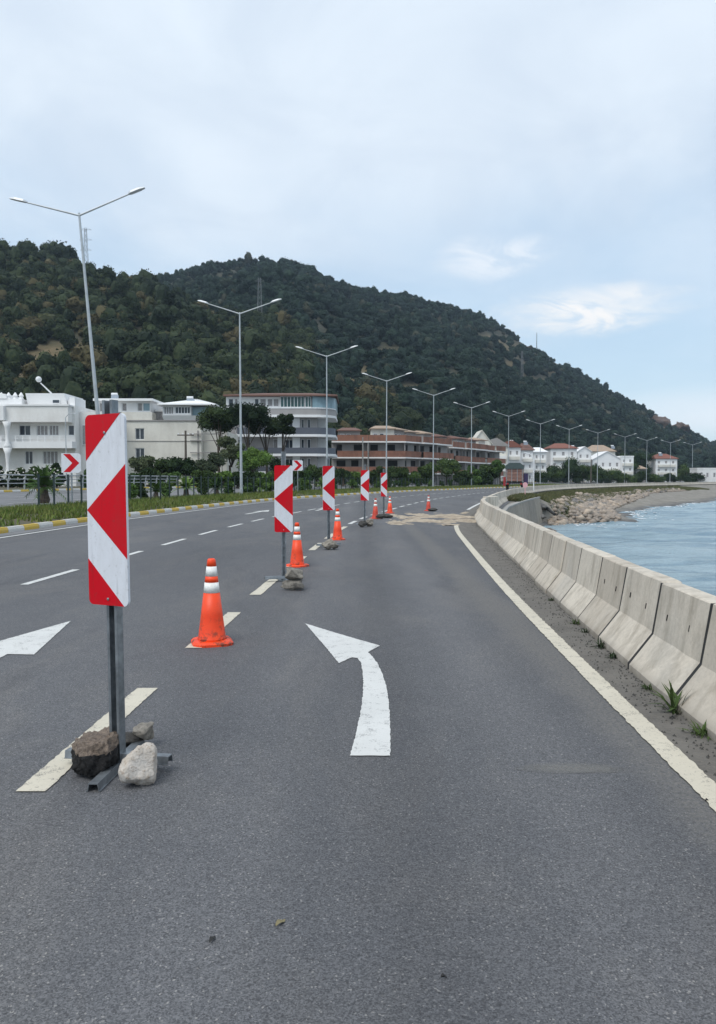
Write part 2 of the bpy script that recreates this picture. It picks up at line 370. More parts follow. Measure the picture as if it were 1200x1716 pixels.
# buildings
def wallm(name, c, stain, amt=.5):
    t = MT(name); co = t.coord('World'); n = t.noise(.6, 6, .65, t.coord('World', (1, 1, .45))); n2 = t.noise(5, 4, .6, co)
    c2 = t.mix(t.ramp(n, .45, .75, 0, amt), c, stain); t.base(t.mix(t.ramp(n2, .5, .8, 0, .2), c2, stain)).rough(.85); return t.m
M['wall_white'] = wallm('wall_white', (.78, .77, .75), (.50, .47, .44))
M['wall_white2'] = wallm('wall_bright', (.78, .78, .78), (.6, .6, .6), .3)
M['wall_cream'] = wallm('wall_cream', (.70, .675, .61), (.44, .41, .36), .6)
M['wall_grey'] = wallm('wall_grey', (.30, .285, .275), (.2, .19, .18))
M['wall_shade'] = wallm('wall_greige', (.36, .345, .34), (.27, .25, .25))
M['rail_band'] = simple('balcony_metal', (.10, .11, .135), .5, .2, .1)
M['wood_band'] = wallm('wood_band', (.26, .12, .078), (.085, .042, .034), .9)
M['tile'] = wallm('roof_tile', (.16, .085, .065), (.11, .06, .05), .8)
M['tile_red'] = wallm('roof_tile_red', (.21, .08, .055), (.18, .07, .05), .6)
M['tile_tan'] = wallm('roof_tile_tan', (.36, .27, .20), (.25, .19, .15), .6)
M['glass'] = simple('window_glass', (.035, .045, .06), .12, 0, .3, 1)
M['glass_green'] = simple('terrace_glass', (.02, .065, .065), .15, 0, .35, 2)
M['glass_pale'] = simple('pale_screen', (.22, .33, .38), .3, 0, .2, 1)
M['curtain'] = simple('curtain', (.30, .29, .29), .8, 0, .25, 4)
M['frame_white'] = simple('frame_white', (.74, .75, .76), .5)
M['tarp'] = simple('tarp', (.05, .075, .075), .6, 0, .2, 4)
M['cargo'] = simple('cargo_board', (.24, .13, .10), .75, 0, .35, 5)
M['cab'] = simple('cab_paint', (.03, .018, .07), .35, 0, .1)
M['red_paint'] = simple('red_paint', (.30, .02, .02), .4)
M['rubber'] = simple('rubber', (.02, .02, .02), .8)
M['pole_wood'] = simple('pole_wood', (.10, .085, .07), .9, 0, .3, 6)
M['concrete'] = simple('concrete', (.30, .29, .27), .9, 0, .2, 2)
M['water_tank'] = simple('water_tank', (.72, .73, .74), .4)
M['solar'] = simple('solar_panel', (.30, .34, .40), .2)
M['leaf_dry'] = simple('dry_leaf', (.20, .17, .09), .8)

# ------------------------------------------------------------------ road alignment (all curves X(Y), metres)
TY = np.arange(-40, 460.01, .5)
def curve(pts, k0=6, k1=22):
    p = np.array(pts, float)
    X = np.interp(TY, p[:, 1], p[:, 0])
    m0 = (p[1, 0]-p[0, 0])/(p[1, 1]-p[0, 1]); m1 = (p[-1, 0]-p[-2, 0])/(p[-1, 1]-p[-2, 1])
    X = np.where(TY < p[0, 1], p[0, 0] + (TY-p[0, 1])*m0, X); X = np.where(TY > p[-1, 1], p[-1, 0] + (TY-p[-1, 1])*m1, X)
    def box(a, k):
        q = np.pad(a, k, mode='reflect', reflect_type='odd'); return np.convolve(q, np.ones(2*k+1)/(2*k+1), 'valid')
    s0 = box(box(X, 3), 3); s1 = box(box(X, 12), 10)
    f = np.clip((TY-32)/16, 0, 1); return s0*(1-f) + s1*f
LAMPS = [(-12.2, 37.7), (-9.1, 60), (-3.25, 80.7), (3.7, 100.8), (11.5, 118), (20.4, 138.6), (30.6, 157), (42.3, 178.8), (54.2, 198), (66.5, 214), (81, 234), (95.5, 255), (110, 271.5), (125, 288)]
cl_lamp = curve([(-13.2, -30), (-13.0, 10), (-12.8, 25)] + LAMPS + [(150, 314), (178, 338)])
cl_kerb = curve([(-11.0, -30), (-11.0, 0), (-10.85, 12), (-10.5, 22.4), (-10.1, 30), (-9.15, 38), (-8.2, 47), (-6.2, 60), (-.3, 79.7), (6.6, 99.6), (14.3, 116.7), (23.3, 137), (33.5, 155.4), (45, 177), (56.8, 196), (68.8, 211), (97.5, 251), (127, 284), (152, 310), (180, 334)])
cl_bar = curve([(2.06, -30), (2.07, 0), (2.12, 4.56), (2.18, 5.3), (2.30, 6.5), (2.47, 9.1), (2.94, 14), (3.44, 19.3), (4.15, 26.8), (5.0, 33.2), (6.3, 39), (8.5, 49), (12.2, 64), (15.9, 77), (20.2, 92), (27, 111), (36, 131), (46, 149), (57.5, 170), (68.5, 187.5), (80, 202), (108, 241), (137, 273), (163, 299), (190, 322)])
cl_edge = curve([(1.50, -30), (1.66, 0), (1.84, 5.1), (2.03, 8.9), (2.16, 11.3), (2.5, 16.2), (3.05, 23.7), (3.5, 27.5), (4.4, 34), (5.4, 38.5), (7.6, 49), (11.2, 64), (14.9, 77), (19.2, 92), (26, 111), (35, 131), (45, 149), (56.5, 170), (67.5, 187.5), (79, 202), (107, 241), (136, 273), (162, 299), (189, 322)])
def cv(c, Y): return float(np.interp(Y, TY, c))
def slope(c, Y): return (cv(c, Y+1) - cv(c, Y-1)) / 2
def wid(c, Y): return math.sqrt(1 + slope(c, Y)**2)        # turns a true width into a width along X
def march(c, y0, y1, step):
    out = []; Y = y0
    while Y < y1:
        s = slope(c, Y); out.append((cv(c, Y), Y, math.atan2(1, s))); Y += step / math.sqrt(1 + s*s)
    return out
cl_left = np.array([cl_kerb[i] + .85*math.sqrt(1 + np.gradient(cl_kerb, TY)[i]**2) for i in range(len(TY))])
YS = np.concatenate([np.arange(-12, 60, 1.5), np.arange(60, 352, 3.0)])
def strip(name, left, right, z, mat, y0=-12, y1=350, nx=2, zf=None, step=None):
    ys = [y for y in (YS if step is None else np.arange(y0, y1+step, step)) if y0 <= y <= y1]
    P = np.zeros((len(ys), nx, 3))
    for i, y in enumerate(ys):
        a, b = left(y), right(y)
        for j in range(nx):
            f = j/(nx-1); x = a + (b-a)*f; P[i, j] = (x, y, zf(x, y, f) if zf else z)
    return grid_mesh(name, P, mat)
road = link('road', strip('road', lambda y: cv(cl_kerb, y)-.05, lambda y: cv(cl_bar, y)+.9*wid(cl_bar, y), 0, M['asphalt'])); tag(road, kind='structure')

# shoulder between edge line and barrier, gutter beside the median kerb
link('shoulder_dirt', strip('shoulder_dirt', lambda y: cv(cl_edge, y)+.05, lambda y: cv(cl_bar, y)+.25, .004, M['dirt'], y1=120), road)
link('gutter', strip('gutter', lambda y: cv(cl_kerb, y)-.02, lambda y: cv(cl_kerb, y)+.55*wid(cl_kerb, y), .004, M['old_asphalt']), road)
def line_mb(c, y0, y1, wd, z, jitter=.0, step=.5, off=lambda y: 0.0):
    mb = MB(); ys = np.arange(y0, y1 + step*.5, step); vs = []
    for y in ys:
        h = wd/2*wid(c, y); x = cv(c, y) + off(y)
        vs += [(x-h+random.uniform(-jitter, jitter), y, z), (x+h+random.uniform(-jitter, jitter), y, z)]
    mb.add(vs, [(2*i, 2*i+1, 2*i+3, 2*i+2) for i in range(len(ys)-1)]); return mb
line_mb(cl_edge, -10, 27.2, .145, .008, .006, .035).build('edge_line', M['paint_cream'], road)
line_mb(cl_edge, 40, 340, .17, .012, 0, 1).build('edge_line', M['paint_white'], road)
line_mb(cl_left, -10, 340, .14, .012, 0, 1).build('edge_line', M['paint_white'], road)
def lane_x(fr, y): return cv(cl_left, y)*(1-fr) + cv(cl_edge, y)*fr
def dashes(fr, start, period, ln, wd, mat, ymax):
    y = start
    while y < ymax:
        s = (lane_x(fr, y+1) - lane_x(fr, y-1))/2; k = math.sqrt(1+s*s); n = 60 if y < 10 else 12 if y < 30 else 3
        mb = MB(); vs = []
        for i in range(n):
            yy = y + ln/k*i/(n-1); h = wd/2*k; x = lane_x(fr, yy); j = .005 if y < 14 else 0
            vs += [(x-h+random.uniform(-j, j), yy, .006), (x+h+random.uniform(-j, j), yy, .006)]
        mb.add(vs, [(2*i, 2*i+1, 2*i+3, 2*i+2) for i in range(n-1)]); mb.build('lane_dash', mat, road)
        y += period/k
dashes(.708, .52, 3.35, 1.95, .155, M['paint_cream'], 27)
dashes(.705, 27.4, 3.4, 1.95, .155, M['paint_white'], 250)
dashes(.405, 1.1, 3.5, 1.95, .13, M['paint_white'], 250)
# arrows
ar = [(511,1047),(559,1062),(637,1085),(617,1096),(624,1103),(633,1115),(641,1132),(648,1155),(652,1180),(654,1205),(655,1240),(655,1274),(586,1274),(593,1250),(600,1222),(605,1195),(608,1170),(609,1150),(608,1130),(605,1114),(599,1106),(590,1105),(582,1108),(568,1115),(545,1087)]
def rough_edge(pts, st=.03, j=.004):
    out = []
    for (x0, y0), (x1, y1) in zip(pts, pts[1:] + pts[:1]):
        d = math.hypot(x1-x0, y1-y0); n = max(1, int(d/st)); nx, ny = -(y1-y0)/d, (x1-x0)/d
        for k in range(n):
            q = random.uniform(-j, j) if k else 0; out.append((x0+(x1-x0)*k/n+nx*q, y0+(y1-y0)*k/n+ny*q))
    return out
def arrow(pts, label):
    mb = MB(); mb.flat(rough_edge([(G(x, y).x, G(x, y).y) for x, y in pts][::-1]), .006); o = mb.build('arrow_marking', M['paint_white'], road); o['label'] = label
    bm = bmesh.new(); bm.from_mesh(o.data); bmesh.ops.triangulate(bm, faces=bm.faces); bm.to_mesh(o.data); bm.free(); return o
arrow(ar, 'curved white merge-left arrow painted in the right lane')
mb = MB(); mb.flat(rough_edge([(-3.42, 3.9), (-3.20, 3.9), (-3.20, 6.96), (-2.95, 6.94), (-3.235, 8.6), (-3.70, 6.94), (-3.42, 6.96)]), .006); o = mb.build('arrow_marking', M['paint_white'], road); o['label'] = 'straight white arrow in the middle lane, its head at the left edge'
bm = bmesh.new(); bm.from_mesh(o.data); bmesh.ops.triangulate(bm, faces=bm.faces); bm.to_mesh(o.data); bm.free()
for (px, py, ln) in ((412, 862, 4.6), (530, 856, 4.0)):          # far lane arrows seen nearly edge on
    g = G(px, py); s = slope(cl_left, g.y)
    def tr(a, b): return (g.x + a + s*b, g.y + b)
    mb = MB(); mb.flat([tr(-.09, 0), tr(.09, 0), tr(.09, ln*.6), tr(-.09, ln*.6)], .012)
    mb.flat([tr(-.38, ln*.6), tr(.38, ln*.6), tr(0, ln)], .012); mb.build('arrow_marking', M['paint_white'], road)

sm = MB(); sm.flat([(G(x, y).x, G(x, y).y) for x, y in [(860, 1297), (890, 1288), (950, 1284), (1020, 1287), (1070, 1298), (1050, 1304), (990, 1303), (920, 1306)]][::-1], .003)
t = MT('dust_smear'); co = t.coord('World'); tr = t.n('ShaderNodeBsdfTransparent'); mx = t.n('ShaderNodeMixShader'); n_ = t.noise(5, 5, .7, co); n5 = t.noise(60, 3, .6, co)
g_ = G(965, 1295); sq = t.n('ShaderNodeSeparateXYZ'); t.l(co, sq.inputs[0])
ex = t.math('DIVIDE', t.math('SUBTRACT', sq.outputs[0], g_.x), .345); ey = t.math('DIVIDE', t.math('SUBTRACT', sq.outputs[1], g_.y), .10)
rr_ = t.math('ADD', t.math('ADD', t.math('MULTIPLY', ex, ex), t.math('MULTIPLY', ey, ey)), t.math('MULTIPLY', t.math('SUBTRACT', n_, .5), 1.2))
t.base((.21, .205, .195)).rough(.9); t.l(t.math('MULTIPLY', t.ramp(rr_, .95, .05, 0, .6), t.ramp(n5, .30, .5, .35, 1)), mx.inputs[0]); t.l(tr.outputs[0], mx.inputs[1]); t.l(t.p.outputs[0], mx.inputs[2]); t.l(mx.outputs[0], t.out.inputs[0])
o = sm.build('dust_smear', t.m, road)
# kerbs
kerb = empty('kerb'); tag(kerb, kind='structure')
def kerbmesh(mat, ln=.985, h=.165):
    mb = MB(); mb.prism([(-.20, -.05), (0, -.05), (0, h*.55), (-.035, h), (-.20, h)], 0, ln); me = mb.mesh('kerb_stone', mat); return me
km = [kerbmesh(M['kerb_white']), kerbmesh(M['kerb_yellow'])]
for i, (x, y, a) in enumerate(march(cl_kerb, -3, 320, 1.0)[:298]):
    link('kerb_stone', km[i % 2], kerb, (x, y, random.uniform(-.006, .006)), (0, 0, a - math.pi/2 + random.uniform(-.004, .004)))
# median bed and the opposite carriageway, rising towards the land side
def med_l(y): return cv(cl_lamp, y) - 3.0*wid(cl_lamp, y)
def far_l(y): return cv(cl_lamp, y) - 13.5*wid(cl_lamp, y)
def zmed(x, y, f): return .13 + .24*math.sin(math.pi*min(1, max(0, f)))**.8 + .03*mnoise.noise((x*.7, y*.7, 0))
med = link('median', strip('median', med_l, lambda y: cv(cl_kerb, y)-.12*wid(cl_kerb, y), 0, M['ground'], nx=9, zf=zmed)); tag(med, kind='structure')
def zfar(x, y, f): return .72 - .60*f
fr = link('road', strip('opposite_road', far_l, lambda y: med_l(y)+.02, 0, M['old_asphalt'], nx=3, zf=zfar)); tag(fr, kind='structure')
for ff in (.05, .36, .68):
    mb = MB(); 
    for k in range(34 if ff > .1 else 1):
        ys = np.arange(14+k*6.5, 14+k*6.5+3.2, 1.0) if ff > .1 else np.arange(10, 240, 3.0)
        b = len(mb.v); vs = []
        for y in ys:
            x = far_l(y)*(1-ff) + med_l(y)*ff; z = zfar(0, 0, ff)+.012; vs += [(x-.09, y, z), (x+.09, y, z)]
        mb.add(vs, [(2*i, 2*i+1, 2*i+3, 2*i+2) for i in range(len(ys)-1)])
    mb.build('lane_dash' if ff > .1 else 'edge_line', M['paint_white'], fr)
farkerb = empty('kerb'); tag(farkerb, kind='structure')
far_tab = np.array([far_l(y) for y in TY]); med_tab = np.array([med_l(y) for y in TY])
stones = march(far_tab, 25, 260, 1.0)
for i, (x, y, a) in enumerate(stones[:110]):
    link('kerb_stone', km[i % 2], farkerb, (x, y, .70), (0, 0, a - math.pi/2))
rest = MB()
for i, (x, y, a) in enumerate(stones[110:]):
    rest.mi = i % 2; Mx = Matrix.Translation((x, y, .70)) @ Matrix.Rotation(a-math.pi/2, 4, 'Z'); rest.box(-.2, 0, 0, .985, -.05, .165, Mx)
tag(rest.build('kerb_stone', [M['kerb_white'], M['kerb_yellow']], farkerb), kind='stuff')
mk = MB()
for i, (x, y, a) in enumerate(march(med_tab, 10, 240, 1.0)):
    mk.mi = i % 2; Mx = Matrix.Translation((x, y, .10)) @ Matrix.Rotation(a-math.pi/2, 4, 'Z'); mk.box(-.1, .1, 0, .985, -.05, .14, Mx)
tag(mk.build('kerb_stone', [M['kerb_white'], M['kerb_yellow']], farkerb), kind='stuff')

# ------------------------------------------------------------------ ground
def zland(x, y, f): return .76 + .25*mnoise.noise((x*.03, y*.03, 3)) * min(1, abs(f-1)*8)
LY = np.concatenate([np.arange(-60, 60, 4.0), np.arange(60, 460, 6.0)])
P = np.zeros((len(LY), 16, 3)); fs = [0, .3, .5, .65, .75, .82, .87, .9, .925, .945, .96, .975, .985, .993, .998, 1]
for i, y in enumerate(LY):
    b = far_l(y) - .18*wid(cl_lamp, y)
    for j, f in enumerate(fs): x = -700*(1-f) + b*f; P[i, j] = (x, y, zland(x, y, f))
land = link('ground', grid_mesh('ground', P, M['ground'])); tag(land, kind='structure')
# shore: verge, sea wall top, bank, beach and sea bed, by distance from the barrier
def wall_off(y): return float(np.interp(y, [30, 46, 72], [.22, .25, 1.6]))
def shore_prof(y):
    k = wid(cl_bar, y)
    t1 = min(1, max(0, (y-76)/10)); t2 = min(1, max(0, (y-95)/45))
    vw = .95 + t1*1.2
    wo = wall_off(y)
    wallp = [(0, 0), (wo*.8, -.02), (wo, -.14), (wo+.25, -.2), (wo+.3, -2.2), (wo+1.5, -2.5), (6, -3.2), (12, -4), (30, -6)]
    s = 1.0 + .9*t2
    bankp = [(0, -.05), (.9, -.30), (1.8, -.55), (3.2*s, -.95), (5.0*s, -1.5), (7.5*s, -2.05), (10.5*s, -2.42), (15*s, -3.0), (34, -6)]
    tt = min(1, max(0, (y-71.5)/3)); tt = tt*tt*(3-2*tt)
    return [((a[0]*(1-tt) + b[0]*tt)*k, a[1]*(1-tt) + b[1]*tt) for a, b in zip(wallp, bankp)]
SY = np.concatenate([np.arange(-60, 60, 2.0), np.arange(60, 130, 1.0), np.arange(130, 458, 3.0)])
def shore_at(d, y):
    pr = shore_prof(y); return float(np.interp(d, [a for a, b in pr], [b for a, b in pr]))
P = []
for y in SY:
    pr = shore_prof(y); ds = []
    for k in range(len(pr)-1):
        n = 1 if k in (3,) else 4
        for q in range(n): ds.append(pr[k][0] + (pr[k+1][0]-pr[k][0])*q/n)
    ds.append(pr[-1][0]); row = []
    for d in ds:
        z = float(np.interp(d, [a for a, b in pr], [b for a, b in pr])); x = cv(cl_bar, y) + .55*wid(cl_bar, y) + d
        nzv = (mnoise.noise((x*.5, y*.5, 1)) * .16) if y > 75 and d > .6 else 0
        row.append((x, y, z + nzv - .012))
    P.append(row)
shore = link('shore', grid_mesh('shore', np.array(P), M['shore'])); tag(shore, kind='structure')
# land behind and beyond the shore to the right (headland carries on out of the frame)
# sea sheet with real swell near by
gx = np.concatenate([np.linspace(-10, 90, 190), np.linspace(92, 400, 60), np.linspace(430, 5000, 30)])
gy = np.concatenate([np.linspace(-3000, -20, 20), np.linspace(-15, 170, 330), np.linspace(173, 420, 60), np.linspace(440, 7000, 30)])
XX, YY = np.meshgrid(gx, gy, indexing='ij')
def swell(x, y):
    z = 0
    for a, kx, ky, ph in ((.06, .55, .95, .3), (.03, 1.3, .6, 1.1), (.025, -.9, 1.9, 2.2), (.018, 2.6, 1.7, .4), (.014, -2.2, 3.1, 4), (.05, .12, .31, 5)):
        z = z + a*np.sin(kx*x + ky*y + ph + 1.3*np.sin(.11*x*ky + .09*y*kx + ph))
    return z
ZZ = -2.5 + swell(XX, YY) * (XX < 410) * (YY < 430) * (YY > -20)
sea = link('water', grid_mesh('water', np.stack([XX, YY, ZZ], -1)[:, :, :], M['sea'])); tag(sea, kind='structure')
# foam at the water's edge
V = []; Fc = []
for k in range(1300):
    y = random.uniform(84, 215) if random.random() < .95 else random.uniform(66, 84); pr = shore_prof(y)
    d = float(np.interp(2.47, [-b for a, b in pr], [a for a, b in pr])) if y > 76 else random.uniform(5, 9)
    x = cv(cl_bar, y) + .55*wid(cl_bar, y) + d + abs(random.gauss(0, .55))*(1 if random.random() < .85 else 3.5) + 1.1*mnoise.noise((y*.25, 0, 0)) + .2
    z = -2.5 + float(swell(x, y)) + .015; n = 7; r = random.uniform(.05, .20); b = len(V); V.append((x, y, z+.03))
    for i in range(n):
        t_ = 2*math.pi*i/n; q = r*random.uniform(.6, 1.3); V.append((x+q*math.cos(t_)*.9, y+q*1.7*math.sin(t_), z))
    Fc += [(b, b+1+i, b+1+(i+1) % n) for i in range(n)]
tag(link('foam', np_mesh('foam', V, Fc, M['foam'], True)), kind='stuff')

# ------------------------------------------------------------------ hills
RA = np.array([(-1500, 640, 420), (-900, 520, 420), (-500, 420, 400), (-200, 392, 390), (-60, 405, 380), (0, 424, 370), (60, 424, 365), (130, 449, 360), (190, 466, 350), (250, 484, 345), (330, 522, 335), (450, 585, 320), (560, 645, 300), (700, 735, 290), (780, 812, 290), (2500, 812, 290)], float)
RB = np.array([(-1500, 700, 700), (100, 520, 600), (200, 494, 610), (255, 474, 620), (300, 463, 620), (345, 452, 625), (420, 442, 630), (480, 444, 635), (520, 454, 640), (560, 477, 645), (620, 494, 650), (680, 499, 660), (760, 520, 680), (800, 528, 690), (850, 557, 710), (900, 588, 730), (1000, 644, 770), (1100, 698, 810), (1150, 720, 830), (1185, 741, 840), (1230, 750, 850), (1300, 772, 850), (1400, 800, 860), (2600, 812, 900)], float)
RF = np.array([(-1500, 160), (0, 142), (382, 140), (560, 165), (700, 200), (850, 245), (1000, 330), (1200, 430), (1400, 500), (2600, 560)], float)
def hill_h(px, Y):
    Yf = np.interp(px, RF[:, 0], RF[:, 1]); h = np.full(np.shape(Y), -60.0); T = 0
    for Rr, pw in ((RA, .85), (RB, 1.0)):
        py = np.interp(px, Rr[:, 0], Rr[:, 1]); Yr = np.interp(px, Rr[:, 0], Rr[:, 2]) ; H = 1.6 + (HY-py)/F*Yr - 3.6
        Yr = np.maximum(Yr, Yf+70); t_ = (Y-Yf)/(Yr-Yf)
        up = np.where(t_ < 1, H*np.clip(t_, 0, 1)**pw, H-(np.abs(H)+4)*((t_-1)*.9)**2)
        up = np.where(t_ < 0, t_*12, up); h = np.maximum(h, up)
    return h
pxs = np.linspace(-1500, 2500, 330); Ys = np.concatenate([np.arange(135, 420, 6), np.arange(420, 1150, 11)])
PX, YYh = np.meshgrid(pxs, Ys, indexing='ij'); HZ = hill_h(PX, YYh)
UX = (PX-600)/F*YYh
nzh = np.array([mnoise.fractal((x*.012, y*.012, 5), 1, 2, 5)*9 + mnoise.fractal((x*.05, y*.05, 9), 1, 2, 3)*1.8 for x, y in zip(UX.ravel(), YYh.ravel())]).reshape(UX.shape)
Yfg = np.interp(PX, RF[:, 0], RF[:, 1])
fade = np.clip((YYh-Yfg-8)/60, 0, 1) * np.clip((HZ+2)/25, 0, 1)
RAY = np.interp(PX, RA[:, 0], RA[:, 2]); RBY = np.interp(PX, RB[:, 0], RB[:, 2])
nearridge = np.minimum(np.abs(YYh-RAY), np.abs(YYh-RBY)); fade = fade*np.clip(nearridge/70, .12, 1)
HZ = HZ + nzh*fade + .55
BARE = [(100, 610, 75, 32), (130, 530, 22, 14), (40, 645, 40, 20), (650, 600, 30, 14), (600, 640, 28, 26), (860, 590, 36, 10), (820, 575, 30, 10), (1000, 700, 26, 10), (900, 645, 30, 8), (690, 660, 22, 12), (240, 570, 24, 14), (860, 620, 26, 12), (770, 640, 28, 10), (930, 620, 18, 8), (1120, 712, 42, 15)]
def bareness(px, py):
    b = np.zeros(np.shape(px))
    for x, y, rx, ry in BARE:
        b = np.maximum(b, np.clip(1.5 - ((px-x)/rx)**2 - ((py-y)/ry)**2, 0, 1))
    return b
PYs = HY - (HZ-HC)/YYh*F
bare = bareness(PX, PYs)
Pm = np.stack([UX, YYh, HZ], -1)
hill = link('hill', grid_mesh('hill', Pm, M['hill'], True, {'bare': bare.ravel()})); tag(hill, kind='structure')

def icos(sub=2):
    bm = bmesh.new(); bmesh.ops.create_icosphere(bm, subdivisions=sub, radius=1.0)
    V = np.array([v.co[:] for v in bm.verts]); Fc = np.array([[v.index for v in f.verts] for f in bm.faces]); bm.free(); return V, Fc
ICO = {k: icos(k) for k in (1, 2, 3, 4, 5)}
def blob(c, r, sub=2, amp=.25, fr=1.6, seed=0):
    V, Fc = ICO[sub]; d = np.array([1 + amp*mnoise.noise((v[0]*fr+seed*7.1, v[1]*fr, v[2]*fr+seed)) *1.6 for v in V])
    return V*d[:, None]*np.array(r) + np.array(c), Fc
def leaves(cent, rad, n, size, rng, shell=.55):
    d = rng.normal(size=(n, 3)); d /= np.linalg.norm(d, axis=1)[:, None]
    q = cent + d*rad*rng.uniform(shell, 1.12, (n, 1))
    a = rng.normal(size=(n, 3)); a /= np.linalg.norm(a, axis=1)[:, None]; b = np.cross(a, rng.normal(size=(n, 3))); b /= np.linalg.norm(b, axis=1)[:, None]
    s = size*rng.uniform(.6, 1.4, (n, 1))
    V = np.stack([q - a*s*.5, q + b*s*.45, q + a*s*.9, q - b*s*.45], 1).reshape(-1, 3)
    return V, np.arange(4*n).reshape(n, 4)
def crown_mesh(name, mat, clumps, nleaf, lsize, core=.78, seed=0, sub=1):
    rng = np.random.default_rng(seed); Vs = []; Fs = []; b = 0
    for k, (c, r) in enumerate(clumps):
        r = np.array(r, float) if np.ndim(r) else np.array([r, r, r*.8])
        V, Fc = blob(c, r*core, sub, .3, 1.5, seed+k); Fc = np.concatenate([Fc, Fc[:, 2:3]], 1)
        Vs.append(V); Fs.append(Fc + b); b += len(V)
        V, Fc = leaves(np.array(c), r, nleaf, lsize, rng); Vs.append(V); Fs.append(Fc + b); b += len(V)
    V = np.concatenate(Vs); Fc = np.concatenate(Fs)
    me = bpy.data.meshes.new(name)
    faces = [tuple(f) if f[3] != f[2] else (f[0], f[1], f[2]) for f in Fc.tolist()]
    me.from_pydata(V.tolist(), [], faces); me.materials.append(mat); me.update(); return me
def round_clumps(n, R0, H, rng, base=.35, flat=.8):
    out = []
    for i in range(n):
        a = rng.uniform(0, 6.283); rr = R0*math.sqrt(rng.uniform(0, 1))*.72; z = H*(base + (1-base)*rng.uniform(.1, .85)*(1 - .35*rr/R0))
        r = R0*rng.uniform(.30, .52); out.append(((rr*math.cos(a), rr*math.sin(a), z), (r, r, r*flat)))
    return out
# wood on the hill: instanced crowns on scattered points
protos = bpy.data.collections.new('wood_prototypes'); protos_far = bpy.data.collections.new('rear_wood_prototypes')
for k in range(7):
    rng = np.random.default_rng(50+k); H_ = (4.6, 5.4, 4.0, 5.8, 4.8, 6.4, 7.4)[k]; R_ = (2.9, 3.0, 3.1, 2.5, 2.7, 2.2, 2.0)[k]
    cl = [((0, 0, H_*.50), (R_*.72, R_*.72, H_*.40))] + [((R_*.52*math.cos(a_), R_*.52*math.sin(a_), H_*rng.uniform(.32, .62)), (R_*rng.uniform(.38, .55),)*2 + (R_*rng.uniform(.30, .45),)) for a_ in rng.uniform(0, 6.28, 6)]
    me = crown_mesh('hill_crown', M['leaf_wood'], cl, 200, .27, .84, k, 2)
    protos.objects.link(bpy.data.objects.new('hill_crown', me))
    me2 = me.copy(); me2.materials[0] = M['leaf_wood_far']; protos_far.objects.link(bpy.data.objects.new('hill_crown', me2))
NT = 26000
tu = RNG.uniform(-350, 1320, NT*3); ty = 150 + 720*RNG.uniform(0, 1, NT*3)**1.15
from_i = (tu*.5).astype(int)
Yf_ = np.interp(tu, RF[:, 0], RF[:, 1]); ok = ty > Yf_ + 4
RBm = np.interp(tu, RB[:, 0], RB[:, 2]); ok &= ty < RBm + 25
iu = np.clip((tu+1500)/4000*329, 0, 328.999); 
def hz_at(px, Y):
    fi = np.clip((px+1500)/4000*329, 0, 328.99); i0 = fi.astype(int); fx = fi-i0
    j = np.clip(np.searchsorted(Ys, Y)-1, 0, len(Ys)-2); fy = np.clip((Y-Ys[j])/(Ys[j+1]-Ys[j]), 0, 1)
    return (HZ[i0, j]*(1-fx)+HZ[i0+1, j]*fx)*(1-fy) + (HZ[i0, j+1]*(1-fx)+HZ[i0+1, j+1]*fx)*fy
tz = hz_at(tu, ty); pyy = HY - (tz-HC)/ty*F
ok &= tz > .2
ok &= RNG.uniform(0, 1, len(tu)) > bareness(tu, pyy + 6)*.97
thin = np.array([mnoise.noise((a*.012, b*.02, 2)) for a, b in zip(tu, pyy)])
dens = np.where(tu > 620, .62, 1.0)
ok &= RNG.uniform(-.75, 1, len(tu)) < (thin*1.5+.45)*dens
ids = np.nonzero(ok)[0][:NT]
pts = np.stack([(tu[ids]-600)/F*ty[ids], ty[ids], tz[ids]-.7], -1)
farf = np.clip((ty[ids]-300)/400, 0, 1); ttx = tu[ids]
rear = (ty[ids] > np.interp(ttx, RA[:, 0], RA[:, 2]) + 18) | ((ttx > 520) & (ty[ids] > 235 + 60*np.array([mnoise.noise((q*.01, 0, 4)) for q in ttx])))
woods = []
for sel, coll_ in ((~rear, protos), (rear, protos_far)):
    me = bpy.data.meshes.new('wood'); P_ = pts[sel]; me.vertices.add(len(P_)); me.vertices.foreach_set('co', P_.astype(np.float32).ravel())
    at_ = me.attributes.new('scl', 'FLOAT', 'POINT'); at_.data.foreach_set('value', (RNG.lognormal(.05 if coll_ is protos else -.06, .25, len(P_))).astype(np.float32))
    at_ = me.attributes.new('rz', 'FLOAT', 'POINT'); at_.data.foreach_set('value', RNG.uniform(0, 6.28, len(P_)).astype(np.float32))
    wo_ = link('wood', me); tag(wo_, kind='stuff'); woods.append((wo_, coll_))
